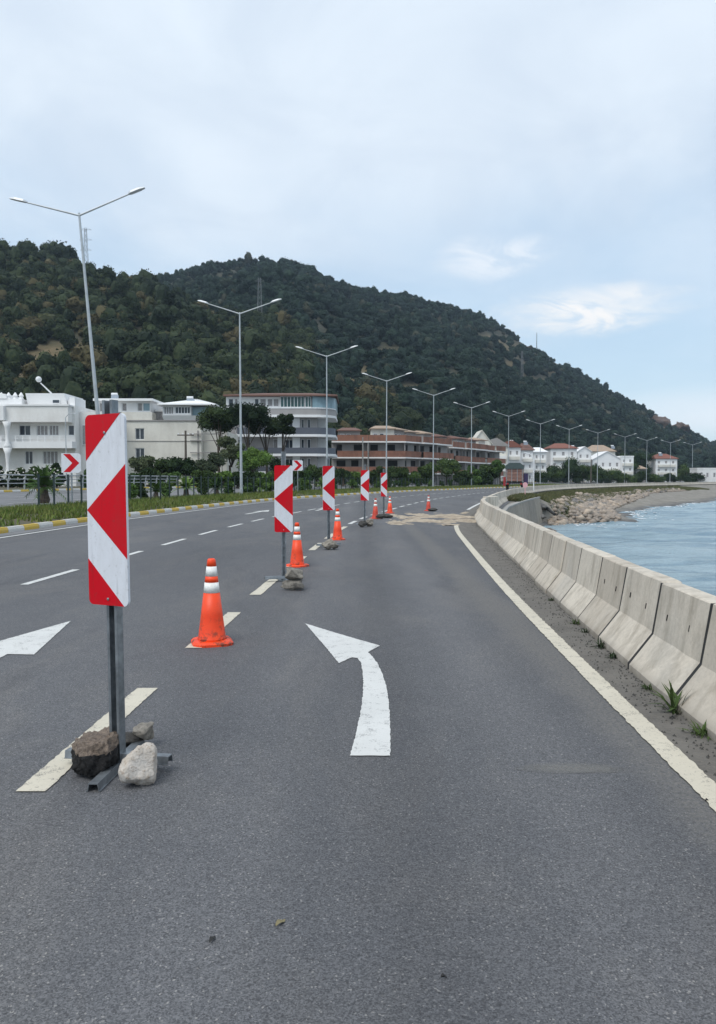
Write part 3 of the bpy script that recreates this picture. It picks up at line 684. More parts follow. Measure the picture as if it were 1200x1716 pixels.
def inst_group(coll):
    ng = bpy.data.node_groups.new('scatter', 'GeometryNodeTree')
    ng.interface.new_socket('Geometry', in_out='INPUT', socket_type='NodeSocketGeometry'); ng.interface.new_socket('Geometry', in_out='OUTPUT', socket_type='NodeSocketGeometry')
    n = ng.nodes.new; gi = n('NodeGroupInput'); go = n('NodeGroupOutput'); ip = n('GeometryNodeInstanceOnPoints'); ci = n('GeometryNodeCollectionInfo')
    ci.inputs['Collection'].default_value = coll; ci.inputs['Separate Children'].default_value = True; ci.inputs['Reset Children'].default_value = True
    ip.inputs['Pick Instance'].default_value = True
    s_ = n('GeometryNodeInputNamedAttribute'); s_.data_type = 'FLOAT'; s_.inputs[0].default_value = 'scl'
    r_ = n('GeometryNodeInputNamedAttribute'); r_.data_type = 'FLOAT'; r_.inputs[0].default_value = 'rz'
    cx_ = n('ShaderNodeCombineXYZ'); e2r = n('FunctionNodeEulerToRotation')
    ng.links.new(gi.outputs[0], ip.inputs['Points']); ng.links.new(ci.outputs[0], ip.inputs['Instance'])
    ng.links.new(s_.outputs[0], ip.inputs['Scale']); ng.links.new(r_.outputs[0], cx_.inputs[2]); ng.links.new(cx_.outputs[0], e2r.inputs[0]); ng.links.new(e2r.outputs[0], ip.inputs['Rotation'])
    ng.links.new(ip.outputs[0], go.inputs[0]); return ng
for wo_, coll_ in woods: gm = wo_.modifiers.new('scatter', 'NODES'); gm.node_group = inst_group(coll_)
# reddish rock faces on the headland
for (px, py, w_, h_, lab) in ((1105, 712, 34, 20, 'larger reddish bare rock face at the low right end of the hill'), (1140, 718, 22, 14, 'smaller reddish rock face nearest the right end of the ridge'), (870, 588, 34, 9, 'grey brown rock outcrop high on the right slope below the ridge')):
    Yd = 770.0
    for Yt in np.arange(350, 860, 5):
        if HY-(hz_at(np.array([float(px)]), np.array([float(Yt)]))[0]-HC)/Yt*F <= py: Yd = Yt; break
    c = A(px, py, Yd); V, Fc = blob((0, 0, 0), (w_/F*Yd/2, 14, h_/F*Yd/2*1.3), 3, .45, 2.2, px)
    o = link('rock_outcrop', np_mesh('rock_outcrop', V, Fc, M['outcrop'], False), None, c + Vector((0, 4, 0))); tag(o, lab, 'rock')

# ------------------------------------------------------------------ concrete barrier
def block_mesh(ln, seed):
    rnd = random.Random(seed)
    prof = [(0, 0), (0, .06), (.195, .315), (.262, .735), (.278, .745), (.412, .745), (.428, .735), (.495, .315), (.69, .06), (.69, 0)]
    mb = MB(); n = len(prof); cuts = [0, .02, .25*ln, .5*ln, .75*ln, ln-.02, ln]
    for k, y in enumerate(cuts):
        q = .016 if k in (0, len(cuts)-1) else 0
        for i, (x, z) in enumerate(prof):
            jx = rnd.uniform(-.004, .004) if 0 < i < n-1 else 0
            xx = x + (q if x < .345 else -q) + jx; mb.v.append((xx, y, max(0, z - (q if z > .7 else 0) + (rnd.uniform(-.003, .003) if z > .1 else 0))))
    for k in range(len(cuts)-1):
        for i in range(n): j = (i+1) % n; mb.f.append((k*n+i, (k+1)*n+i, (k+1)*n+j, k*n+j)); mb.m.append(0)
    mb.f.append(tuple(range(n))); mb.m.append(0); b = (len(cuts)-1)*n; mb.f.append(tuple(b+i for i in range(n-1, -1, -1))); mb.m.append(0)
    return mb.mesh('concrete_barrier', M['barrier'])
BL = 1.07
bmeshes = [block_mesh(BL-.024, s) for s in range(4)]
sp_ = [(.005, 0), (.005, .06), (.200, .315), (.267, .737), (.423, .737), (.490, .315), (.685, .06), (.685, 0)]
q = MB(); n_ = 8; q.add([(x, 0, z) for x, z in sp_] + [(x, .044, z) for x, z in sp_], [tuple(range(n_)), tuple(range(2*n_-1, n_-1, -1))] + [(i, n_+i, n_+(i+1) % n_, (i+1) % n_) for i in range(n_)]); gap_shade = q.mesh('joint_shade', M['rubber'])  # dark strip added in place of the shade inside each open joint
blocks = march(cl_bar, -1.07, 330, BL)[:298]
names = {2: 'nearest concrete barrier block, cut off by the right edge', 3: 'concrete barrier block with two slots beside the large weed tuft', 4: 'third concrete barrier block from the right edge',
         5: 'fourth concrete barrier block from the right edge', 6: 'fifth concrete barrier block from the right edge', 7: 'sixth concrete barrier block from the right edge'}
for i, (x, y, a) in enumerate(blocks):
    th = a - math.pi/2; dz = random.uniform(-.006, .006); dx = random.uniform(-.012, .012)
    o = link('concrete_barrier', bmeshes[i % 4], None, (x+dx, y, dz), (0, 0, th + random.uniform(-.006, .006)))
    vis_y = 3.6
    vis = [k for k, b in enumerate(blocks) if b[1] + 1 > vis_y and b[1] < 60]
    if i < 23 and i >= 3:
        pos = i-3
        words = ['first', 'second', 'third', 'fourth', 'fifth', 'sixth', 'seventh', 'eighth', 'ninth', 'tenth', 'eleventh', 'twelfth', 'thirteenth', 'fourteenth', 'fifteenth', 'sixteenth', 'seventeenth', 'eighteenth', 'nineteenth', 'twentieth']
        lab = '%s grey concrete barrier block counting from the right edge of the photo' % words[pos]
    elif y < 42: lab = 'weathered concrete block in the middle stretch of the barrier up to its bend'
    else: lab = 'pale concrete block in the far stretch of barrier beyond the bend above the bank'
    tag(o, lab, 'barrier', 'concrete barrier blocks along the sea side of the road')
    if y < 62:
        link('joint_shade', gap_shade, o, (0, BL-.034, 0))
    if i < 9 and i >= 3:
        for yy in (.30, .78):
            mb = MB(); mb.box(-.004, .02, -.007, .007, -.024, .024); mb.build('slot', M['slot'], o, loc=(.222+.002, yy, .50 + random.uniform(-.03, .01)), rot=(0, .155, 0))
o = link('concrete_barrier', bmeshes[1], None, G(789, 862) + Vector((.35, .6, .1)), (0, .12, -.75)); tag(o, 'displaced concrete barrier block jutting into the road beyond the sand strip', 'barrier', 'concrete barrier blocks along the sea side of the road')
# sea wall under the verge
sw = empty('sea_wall'); tag(sw, 'grey stained concrete sea wall below the barrier at the bend', 'wall')
ys_ = list(np.arange(30, 72.5, 5.2))
for a, b in zip(ys_[:-1], ys_[1:]):
    mb = MB(); vs = []
    for yy in (a+.03, (a+b)/2, b-.03):
        k = wid(cl_bar, yy); x = cv(cl_bar, yy) + .55*k + wall_off(yy)*k
        vs += [(x, yy, -.13), (x+.34*k, yy, -.13), (x+.85*k, yy, -2.9), (x, yy, -2.9)]
    fs_ = [(0, 1, 2, 3), (11, 10, 9, 8)]
    for q in (0, 4): fs_ += [(q+i, q+4+i, q+4+(i+1) % 4, q+(i+1) % 4) for i in range(4)]
    mb.add(vs, fs_); mb.build('wall_panel', M['seawall'], sw)
mb = MB(); vs = []
for yy in np.arange(30, 72.5, 2.0):
    k = wid(cl_bar, yy); x = cv(cl_bar, yy) + .55*k + (wall_off(yy)-.05)*k; vs += [(x, yy, -.04), (x+.40*k, yy, -.04), (x+.40*k, yy, -.127), (x, yy, -.127)]
nn = len(vs)//4
mb.add(vs, [(q*4+i, q*4+4+i, q*4+4+(i+1) % 4, q*4+(i+1) % 4) for q in range(nn-1) for i in range(4)] + [(0, 1, 2, 3), tuple(len(vs)-1-i for i in range(4))])
mb.build('coping', M['concrete'], sw)

# ------------------------------------------------------------------ rocks
def rock_mesh(name, mat, r, seed, sub=3, amp=.35, facets=7):
    V, Fc = ICO[sub]; rng = np.random.default_rng(seed); V = V.copy()
    for k in range(facets):
        d = rng.normal(size=3); d /= np.linalg.norm(d); c = rng.uniform(.55, .85); q = V @ d; over = q > c; V[over] -= np.outer(q[over]-c, d)
    dd = np.array([1 + amp*.5*mnoise.noise((v[0]*1.7+seed, v[1]*1.7, v[2]*1.7)) + amp*.22*mnoise.noise((v[0]*5+seed, v[1]*5, v[2]*5)) + (amp*.14*mnoise.noise((v[0]*14+seed, v[1]*14, v[2]*14)) if sub > 2 else 0) for v in V])
    V = V*dd[:, None]*np.array(r); V[:, 2] -= V[:, 2].min()
    return np_mesh(name, V, Fc, mat, False)
for s in range(6): pass
shore_rocks = [rock_mesh('boulder', M['rock_shore'] if s % 3 else M['rock_shore_grey'], (.50, .36, .30), 200+s, 2, .3, 14) for s in range(7)]
rk = random.Random(5)
def rip_pos():
    while True:
        y = rk.uniform(69, 118) if rk.random() < .75 else rk.uniform(118, 190); k = wid(cl_bar, y)
        tt = min(1, max(0, (y-90)/60)); d = rk.uniform(2.8, 9.3 - 5.0*tt)*(1+.9*min(1, max(0, (y-95)/45)))
        return cv(cl_bar, y) + (.55+d)*k, y, shore_at(d*k, y)
bould = []
for k in range(270): bould.append(rip_pos())
bould.sort(key=lambda p: p[1])
for i, (x, y, z) in enumerate(bould):
    s = rk.uniform(.6, 1.35)
    o = link('boulder', shore_rocks[i % 7], None, (x, y, z-.12), (rk.uniform(-.4, .4), rk.uniform(-.4, .4), rk.uniform(0, 6.28)), (s, s*rk.uniform(.8, 1.2), s*rk.uniform(.8, 1.3)))
    tag(o, 'angular pinkish or grey boulder in the rock armour between bank and sea', 'rock', 'boulders of the rock armour below the bank')
Vs = []; Fs = []; b = 0
for k in range(5200):
    V, Fc = ICO[1]; x, y, z = rip_pos(); s = rk.uniform(.14, .40); th = rk.uniform(0, 6.28)
    q = V*np.array([s, s*.75, s*.6])*(1+.3*RNG.uniform(-1, 1, (len(V), 1))); q = np.stack([q[:, 0]*math.cos(th)-q[:, 1]*math.sin(th), q[:, 0]*math.sin(th)+q[:, 1]*math.cos(th), q[:, 2]], 1)
    Vs.append(q + np.array([x, y, z+.05])); Fs.append(Fc+b); b += len(V)
tag(link('rubble', np_mesh('rubble', np.concatenate(Vs), np.concatenate(Fs), M['rock_shore'])), kind='stuff')
for (px, py, Y, r, lab) in ((902, 850, 72, (1.5, .9, .45), 'dark slab of broken concrete lying at the end of the sea wall'), (902, 866, 70, (.9, .6, .4), 'dark wet rock below the broken slab by the sea wall'), (925, 893, 60, (1.5, 1.0, .35), 'low grey shore rock awash at the foot of the boulders')):
    c = A(px, py, Y); o = link('rock', rock_mesh('rock', M['rock_shore_grey'], r, px, 3, .4, 10), None, (c.x, c.y, c.z-.3), (0, .35, .9)); tag(o, lab, 'rock')
pd = MB(); a_ = A(897, 838, 76); b_ = A(930, 862, 70); pd.tube(a_, b_, .13, .13, 10); tag(pd.build('drain_pipe', M['rubber'], smooth=False), 'black drain pipe sticking out of the bank over the boulders', 'pipe')

# ------------------------------------------------------------------ grass and weeds
def blades(pos, h, wdt, lean=.35):
    n = len(pos); pos = np.asarray(pos); a = RNG.uniform(0, 6.283, n); dx = np.stack([np.cos(a), np.sin(a), np.zeros(n)], 1)
    hh = h*RNG.uniform(.5, 1.3, n)[:, None]; tip = pos + np.array([0, 0, 1])*hh + RNG.normal(0, lean, (n, 3))*hh*np.array([1, 1, 0])
    V = np.stack([pos-dx*wdt, pos+dx*wdt, tip], 1).reshape(-1, 3); return V, np.arange(3*n).reshape(n, 3)
gp = []
for k in range(52000):
    y = 15 + 175*random.random()**1.8; f = random.random()**.8; a = med_l(y); b = cv(cl_kerb, y) - .2*wid(cl_kerb, y); x = a + (b-a)*f
    if mnoise.noise((x*.5, y*.5, 8)) + random.uniform(-.3, .5) < -.1: continue
    gp.append((x, y, zmed(x, y, f)-.02))
V, Fc = blades(gp, .24, .035); tag(link('grass', np_mesh('grass', V, Fc, M['grass'])), kind='stuff')
gp = []
for k in range(60000):
    y = 40 + 170*random.random()**1.4; kk = wid(cl_bar, y)
    if y < 73: 
        if y < 56: continue
        d = random.uniform(.1, 1.0)*wall_off(y)*kk
    else: d = .7 + random.uniform(.1, 4.0 + 1.3*min(1, (y-82)/30) + .9*mnoise.noise((y*.2, 0, 0)))*kk*(1+.3*min(1, max(0, (y-95)/45)))
    x = cv(cl_bar, y) + .6*kk + d; gp.append((x, y, shore_at(d, y)-.03))
V, Fc = blades(gp, .34, .06, .5); tag(link('bank_grass', np_mesh('bank_grass', V, Fc, M['bank_grass'])), kind='stuff')
def plant_mesh(name, mat, n, h, wdt, spread, seed):
    rng = np.random.default_rng(seed); V = []; Fc = []
    for i in range(n):
        a = rng.uniform(0, 6.28); el = rng.uniform(.15, 1.35); L_ = h*rng.uniform(.5, 1.1); d = Vector((math.cos(a)*math.cos(el), math.sin(a)*math.cos(el), math.sin(el)))
        s = d.cross(Vector((0, 0, 1))).normalized()*wdt; r0 = Vector((rng.uniform(-spread, spread), rng.uniform(-spread, spread), 0)); m = r0 + d*L_*.5; e = r0 + d*L_ - Vector((0, 0, L_*.22))
        b = len(V); V += [r0 - s*.4, r0 + s*.4, m + s, e, m - s]; Fc += [(b, b+1, b+2, b+4), (b+4, b+2, b+3, b+3)]
    me = bpy.data.meshes.new(name); me.from_pydata([tuple(v) for v in V], [], [tuple(dict.fromkeys(f)) for f in Fc]); me.materials.append(mat); me.update(); return me
wm = [plant_mesh('weed', M['leaf_tree'], 42, .16, .007, .05, s) for s in range(3)] + [plant_mesh('weed', M['leaf_tree'], 26, .24, .008, .03, 9)]
WE = [(1128, 1200, 1.35, 3, 'largest green weed tuft growing at a barrier joint near the right edge'), (1158, 1238, .8, 0, 'small dark weed just right of the largest tuft at the barrier foot'), (1068, 1160, .55, 1, ''), (1004, 1106, .6, 0, ''), (976, 1088, .8, 1, ''), (958, 1062, .5, 2, ''), (940, 1048, .6, 0, ''), (896, 1008, .5, 2, '')]
for px, py, s, k, lab in WE:
    g = G(px, py); g.x = cv(cl_bar, g.y) - .03
    o = link('weed', wm[k], None, g, (0, 0, random.uniform(0, 6)), (s, s, s)); tag(o, lab or 'small dark weed in the dirt along the foot of the barrier', 'weed', 'weeds along the foot of the barrier')

V = []; Fc = []
for k in range(2600):
    y = 3.0 + 34*random.random()**1.7; a = cv(cl_edge, y)+.09; b_ = cv(cl_bar, y)
    x = b_ - abs(random.gauss(0, .10)) if random.random() < .72 else random.uniform(a, b_)
    r = random.uniform(.003, .013); b = len(V); th = random.uniform(0, 6)
    for i in range(4): V.append((x+r*math.cos(th+i*1.57)*random.uniform(.7, 1.3), y+r*math.sin(th+i*1.57)*random.uniform(.7, 1.3), .003))
    V.append((x, y, .004+r*1.1)); Fc += [(b+i, b+(i+1) % 4, b+4) for i in range(4)]
tag(link('grit', np_mesh('grit', V, Fc, M['rock_dark'])), kind='stuff')
# ------------------------------------------------------------------ sand strip across the lane
P = np.zeros((90, 46, 3))
for i in range(90):
    for j in range(46):
        x = .9 + i/89*4.5; y = 26.3 + j/45*10.5 + .35*(x-1)*.2
        u = (x-.9)/4.5; v = j/45; e = min(u, 1-u)*4; e2 = min(v, 1-v)*3.2; e = min(e, e2, 1)
        nn = mnoise.fractal((x*1.1, y*.5, 0), .8, 2, 5)
        P[i, j] = (x, y, -.05 + .075*e + .045*nn*2)
tag(link('sand', grid_mesh('sand', P, M['sand'])), kind='stuff')

# ------------------------------------------------------------------ hazard marker signs
PW, PH = .285, 1.04
def rr(u, v): return (-PW/2 + u*PW, (1-v)*PH)      # u right, v down
def arcs(cx_, cz_, r, a0_, a1_, n=6): return [(cx_ + r*math.cos(R(a0_+(a1_-a0_)*i/n)), cz_ + r*math.sin(R(a0_+(a1_-a0_)*i/n))) for i in range(n+1)]
rc = .032
TL = arcs(-PW/2+rc, PH-rc, rc, 180, 90); TR = arcs(PW/2-rc, PH-rc, rc, 90, 0); BR = arcs(PW/2-rc, rc, rc, 0, -90); BLc = arcs(-PW/2+rc, rc, rc, -90, -180)
full = TL + TR + BR + BLc
red1 = TL + [(PW/2-rc*.9, PH)] + [rr(0, .24)]
red2 = [rr(1, .262), rr(1, .753), rr(0, .5)]
red3 = [rr(0, .757), (PW/2-rc*.9, 0)] + BLc
def post_prof(w_=.066, d_=.05, t_=.006): return [(-w_/2-.004, 0), (-w_/2+.014, 0), (-w_/2+.014, t_), (-w_/2+t_, t_), (-w_/2+t_+.006, d_-t_), (w_/2-t_-.006, d_-t_), (w_/2-t_, t_), (w_/2-.014, t_), (w_/2-.014, 0), (w_/2+.004, 0), (w_/2, d_), (-w_/2, d_)]
def make_marker(label, zb, pole_top):
    root = empty('hazard_marker'); tag(root, label, 'road sign', 'red and white hazard markers closing the right lane')
    pl = MB(); pl.prism(full, -.004, .012); p = pl.build('panel', M['sign_white'], root, loc=(0, -.032, zb))
    fr_ = MB(); fr_.prism([(x*.96, z) for x, z in TL + TR + BR + BLc], .0121, .016); fr_.build('back_plate', M['sign_back'], p)
    for poly in (red1, red2, red3):
        q = MB(); q.prism(poly, -.0055, -.0041); q.build('red_stripe', M['sign_red'], p)
    for z in (.035, PH-.10):
        q = MB(); q.lathe([(.008, 0), (.008, .004), (.004, .006)], 8); s_ = q.build('screw', M['steel'], p, loc=(0, -.0056, z)); s_.rotation_euler = (R(90), 0, 0)
    pr = post_prof(); q = MB(); q.add([(x, y, .03) for x, y in pr] + [(x, y, pole_top) for x, y in pr], [tuple(range(12)), tuple(range(23, 11, -1))] + [(i, 12+i, 12+(i+1) % 12, (i+1) % 12) for i in range(12)])
    q.build('post', M['steel_dark'], root, loc=(0, -.015, 0))
    for k, (ln, rz) in enumerate(((.68, .40), (.62, .45 - 1.75))):
        q = MB(); pts = [(-.038, 0), (-.028, 0), (-.022, .036), (.022, .036), (.028, 0), (.038, 0), (.038, .004), (.031, .004), (.025, .042), (-.025, .042), (-.031, .004), (-.038, .004)]
        q.prism(pts, -ln/2, ln/2); q.build('base_rail', M['steel_dark'], root, loc=(0, .01, .002 + k*.043), rot=(0, 0, rz))
    return root
MK = [(-1.335, 4.20, R(-27), .912, 2.03, 'nearest and largest red and white hazard marker, its foot between pale and black rocks', -.012),
      (-1.16, 12.0, R(4), .775, 2.03, 'second red and white hazard marker, held by two stacked flat rocks', .0),
      (-.69, 18.1, R(14), .87, 2.1, 'third red and white hazard marker, just left of an orange cone', -.005),
      (.226, 26.4, R(-6), .87, 2.1, 'fourth red and white hazard marker, with a black rock heap at its foot', .01),
      (1.13, 33.8, R(16), .84, 2.05, 'farthest and smallest red and white hazard marker, beside the sand strip', .0)]
for x, y, rz, zb, pt, lab, ln in MK:
    m_ = make_marker(lab, zb, pt); m_.location = (x, y, 0); m_.rotation_euler = (0, ln, rz)

# ------------------------------------------------------------------ cones
def make_cone(label, old=False):
    root = empty('traffic_cone'); om = M['cone_old'] if old else M['cone_orange']; tag(root, label, 'traffic cone', 'orange traffic cones along the closed lane')
    q = MB(); n = 32; vs = []
    for z, hs in ((0, .195), (.022, .195), (.04, .175), (.045, .13)):
        for i in range(n):
            t_ = 2*math.pi*i/n; c_, s_ = math.cos(t_), math.sin(t_); r_ = hs/max(abs(c_), abs(s_)); r_ = min(r_, hs*1.17); vs.append((r_*c_, r_*s_, z))
    q.add(vs, [(k*n+i, k*n+(i+1) % n, (k+1)*n+(i+1) % n, (k+1)*n+i) for k in range(3) for i in range(n)] + [tuple(range(n-1, -1, -1)), tuple(3*n+i for i in range(n))])
    q.build('base', om, root)
    def rad(z): return .135 - (z-.04)/.78*.095
    segs = [(.04, .50, om, 'body'), (.50, .60, M['cone_white'], 'reflective_band'), (.60, .66, om, 'body_ring'), (.66, .755, M['cone_white'], 'reflective_band'), (.755, .83, om, 'tip')]
    for a, b, mt, nm in segs:
        o_ = .0007 if mt is M['cone_white'] else 0; q = MB(); pf = [(rad(a)+o_, a), (rad(b)+o_, b)]
        if nm == 'tip': pf = [(rad(a), a), (rad(.82), .815), (.034, .825), (.026, .83), (.022, .80)]
        if nm == 'body': pf = [(.145, .04), (rad(.055), .06), (rad(.28), .28), (rad(.50), .50)]
        q.lathe(pf, 28); q.build(nm, mt, root, smooth=False)
    for o in root.children:
        if o.name.split('.')[0] != 'base':
            for p in o.data.polygons: p.use_smooth = len(p.vertices) == 4
    return root
cn = make_cone('nearest bright orange cone with two white bands and a scuffed foot'); cn.location = (-1.425, 7.45, 0); cn.rotation_euler = (0, 0, .3)
cold = make_cone('dull red cone with a pale tip between the fourth and fifth hazard markers', True); cold.location = (.70, 31.2, 0); cold.rotation_euler = (.02, 0, 1)
for (x, y, rz, lab, s) in ((-1.12, 14.1, .9, 'orange cone standing right behind the second hazard marker', .97), (-.54, 20.3, .2, 'orange cone to the right of the third hazard marker', .99), (1.50, 36.2, .6, 'pale orange cone just right of the farthest hazard marker', .95)):
    c_ = copy_tree(cn); c_['label'] = lab; c_.location = (x, y, 0); c_.rotation_euler = (0, 0, rz); c_.scale = (s, s, s)
c_ = copy_tree(cold); c_['label'] = 'lone dull red cone standing apart beyond the sand strip'; c_.location = (3.56, 38.9, 0); c_.scale = (.95, .95, .95)
# ballast rocks
def rk_place(px, py, r, mat, seed, lab, rot=(0, 0, 0), dz=0.0, dy=0.0, name='rock', sub=4, amp=.45):
    g = G(px, py); o = link(name, rock_mesh(name, mat, r, seed, sub, amp, 15), None, (g.x, g.y+dy, dz), rot); return tag(o, lab, 'rock')
rk_place(223, 1328, (.120, .105, .142), M['rock_white'], 37, 'large white marble rock leaning on the foot of the nearest hazard marker', (.05, .10, .5), -.012, .06, sub=4, amp=.34)
g = G(150, 1318); ch = empty('asphalt_chunk', (g.x-.035, g.y+.14, .012), .25); tag(ch, 'broken black asphalt chunk with a gravelly top left of the nearest post', 'rubble')
V, Fc = ICO[5]; V = V.copy(); rng_ = np.random.default_rng(4)
V[:, 2] = np.clip(V[:, 2], -.5, .5); d_ = np.array([1+.22*mnoise.noise((v[0]*2, v[1]*2, v[2]*2))+.10*mnoise.noise((v[0]*8, v[1]*8, v[2]*8))+.09*mnoise.noise((v[0]*22, v[1]*22, v[2]*22)) for v in V]); V = V*d_[:, None]*np.array([.118, .14, .165])
V[:, 2] -= V[:, 2].min(); V[:, 2] += np.clip(V[:, 0]*.15, -.05, .05)*(V[:, 2] > .05)
top = V[:, 2] > .118 + .02*np.array([mnoise.noise((v[0]*30, v[1]*30, 0)) for v in V])
ft = top[Fc].all(1)
def sub_mesh(name, V, Fc, mat):
    u, inv = np.unique(Fc, return_inverse=True); return np_mesh(name, V[u], inv.reshape(-1, 3), mat)
link('asphalt_body', sub_mesh('asphalt_body', V, Fc[~ft], M['rock_asphalt']), ch); link('gravel_top', sub_mesh('gravel_top', V, Fc[ft], M['rock_gravel']), ch)
rk_place(228, 1268, (.085, .06, .055), M['rock_grey'], 41, 'small grey rubble stone behind the white marble rock', (0, 0, .4), .035, .12)
rk_place(205, 1262, (.10, .07, .05), M['rock_dark'], 42, 'dark stone wedged behind the foot of the nearest post', (0, 0, .1), 0, .05)
rk_place(491, 991, (.19, .13, .085), M['rock_grey'], 51, 'lower flat rock of the two stacked at the second hazard marker', (0, 0, .1), 0, .1)
rk_place(490, 991, (.20, .13, .115), M['rock_grey'], 52, 'upper rock of the two stacked at the second hazard marker', (.05, .1, .3), .13, .1)
rk_place(549, 922, (.15, .12, .13), M['rock_grey'], 53, 'grey rock left of the two at the third hazard marker foot', (0, 0, .3), 0, .1)
rk_place(560, 922, (.17, .12, .10), M['rock_grey'], 54, 'low rock right of the two at the third hazard marker foot', (0, 0, .9), 0, .1)
rk_place(610, 884, (.18, .14, .15), M['rock_dark'], 55, 'black rock at the left of the fourth hazard marker foot', (0, 0, .3), 0, .1)
rk_place(620, 883, (.17, .13, .14), M['rock_grey'], 56, 'dark grey rock at the right of the fourth hazard marker foot', (0, 0, .3), 0, .2)
rk_place(646, 868, (.36, .2, .10), M['rock_dark'], 57, 'flat dark rubble at the foot of the farthest hazard marker', (0, 0, .1), 0, .0)
rk_place(636, 870, (.20, .14, .13), M['rock_dark'], 58, 'dark stone beside the dull red cone', (0, 0, .1), 0, .1)
rk_place(726, 857, (.30, .18, .10), M['rock_dark'], 59, 'black stone at the foot of the lone far cone', (0, 0, .1), 0, .1)
# litter on the asphalt
for (px, py, ln, rz, mt, lab) in ((467, 1566, .055, 1.0, 'leaf_dry', 'dry curled leaf lying on the asphalt in the foreground'), (350, 1595, .045, 1.3, 'rubber', 'thin black scrap on the asphalt in the left foreground'), (748, 1662, .02, .2, 'rubber', 'tiny black chip on the asphalt near the bottom edge'), (1196, 1352, .03, .4, 'rubber', 'black chip on the white edge line at the right edge')):
    g = G(px, py); mb = MB(); n = 6
    vs = []
    for i in range(n+1):
        u = i/n; wv = .16*ln*math.sin(math.pi*min(1, max(0.04, u)))+.001; vs += [(ln*(u-.5), -wv, .003+.006*math.sin(u*5)), (ln*(u-.5), wv, .007+.006*math.sin(u*5)), (ln*(u-.5), 0, .001)]
    mb.add(vs, [(3*i, 3*i+3, 3*i+4, 3*i+1) for i in range(n)] + [(3*i, 3*i+2, 3*i+5, 3*i+3) for i in range(n)] + [(3*i+2, 3*i+1, 3*i+4, 3*i+5) for i in range(n)])
    o = mb.build('leaf' if mt == 'leaf_dry' else 'scrap', M[mt], loc=(g.x, g.y, .004), rot=(0, 0, rz)); tag(o, lab, 'leaf' if mt == 'leaf_dry' else 'litter')

# ------------------------------------------------------------------ street lamps
LH = 14.15
def make_lamp():
    root = empty('street_lamp')
    q = MB(); q.tube((0, 0, 0), (0, 0, LH), .115, .05, 12); q.build('pole', M['lamp_steel'], root, smooth=False)
    q = MB(); q.lathe([(.19, 0), (.19, .04), (.13, .05), (.13, .5), (.115, .55)], 12); q.build('base', M['lamp_steel'], root)
    for s in (-1, 1):
        q = MB(); q.tube((0, 0, LH-.12), (s*2.55, 0, LH+.72), .05, .034, 8); a_ = q.build('arm', M['lamp_steel'], root)
        q = MB(); d = Vector((s*1, 0, .30)).normalized(); c0 = Vector((s*2.45, 0, LH+.70)); e = c0 + d*.85; up = Vector((-d.z*s, 0, abs(d.x)))
        w_ = .15; vs = []
        for p, ww, hh in ((c0, .06, .05), (c0+d*.15, w_, .09), (c0+d*.6, w_, .09), (e, .08, .03)):
            vs += [p + Vector((0, -ww, 0)) - up*.02, p + Vector((0, ww, 0)) - up*.02, p + Vector((0, ww*.7, 0)) + up*hh, p + Vector((0, -ww*.7, 0)) + up*hh]
        q.add(vs, [(4*k+i, 4*k+4+i, 4*k+4+(i+1) % 4, 4*k+(i+1) % 4) for k in range(3) for i in range(4)] + [(3, 2, 1, 0), (12, 13, 14, 15)]); q.build('lamp_head', M['lamp_head'], a_)
    return root
lamp0 = make_lamp()
od = ['leftmost and tallest double arm street lamp, leaning left', 'second double arm street lamp from the left, left of the four storey apartment block', 'third double arm street lamp from the left, at the right corner of the apartment block', 'fourth double arm street lamp from the left, before the brown terraces',
      'fifth double arm street lamp from the left, behind the row of brown balconies', 'sixth double arm street lamp from the left', 'seventh double arm street lamp from the left, left of the truck', 'eighth double arm street lamp from the left, just right of the truck', 'ninth double arm street lamp, beside the white house with a red roof', 'tenth double arm street lamp, before the white gabled house',
      'eleventh double arm street lamp, small, over the white gabled house', 'twelfth double arm street lamp, small, left of the farthest house', 'thirteenth double arm street lamp, tiny, right of the farthest house', 'last tiny double arm street lamp, over the low white shed']
for i, (x, y) in enumerate(LAMPS):
    o = lamp0 if i == 0 else copy_tree(lamp0); sl = slope(cl_lamp, y)
    rz = (0 if i < 1 else -.3*math.atan(sl)); o.location = (x - (.15 if i == 0 else 0), y, .33); o.rotation_euler = (0, R(-4.5) if i == 0 else random.uniform(-.004, .004), rz)
    tag(o, od[i], 'street lamp', 'double arm street lamps along the median')

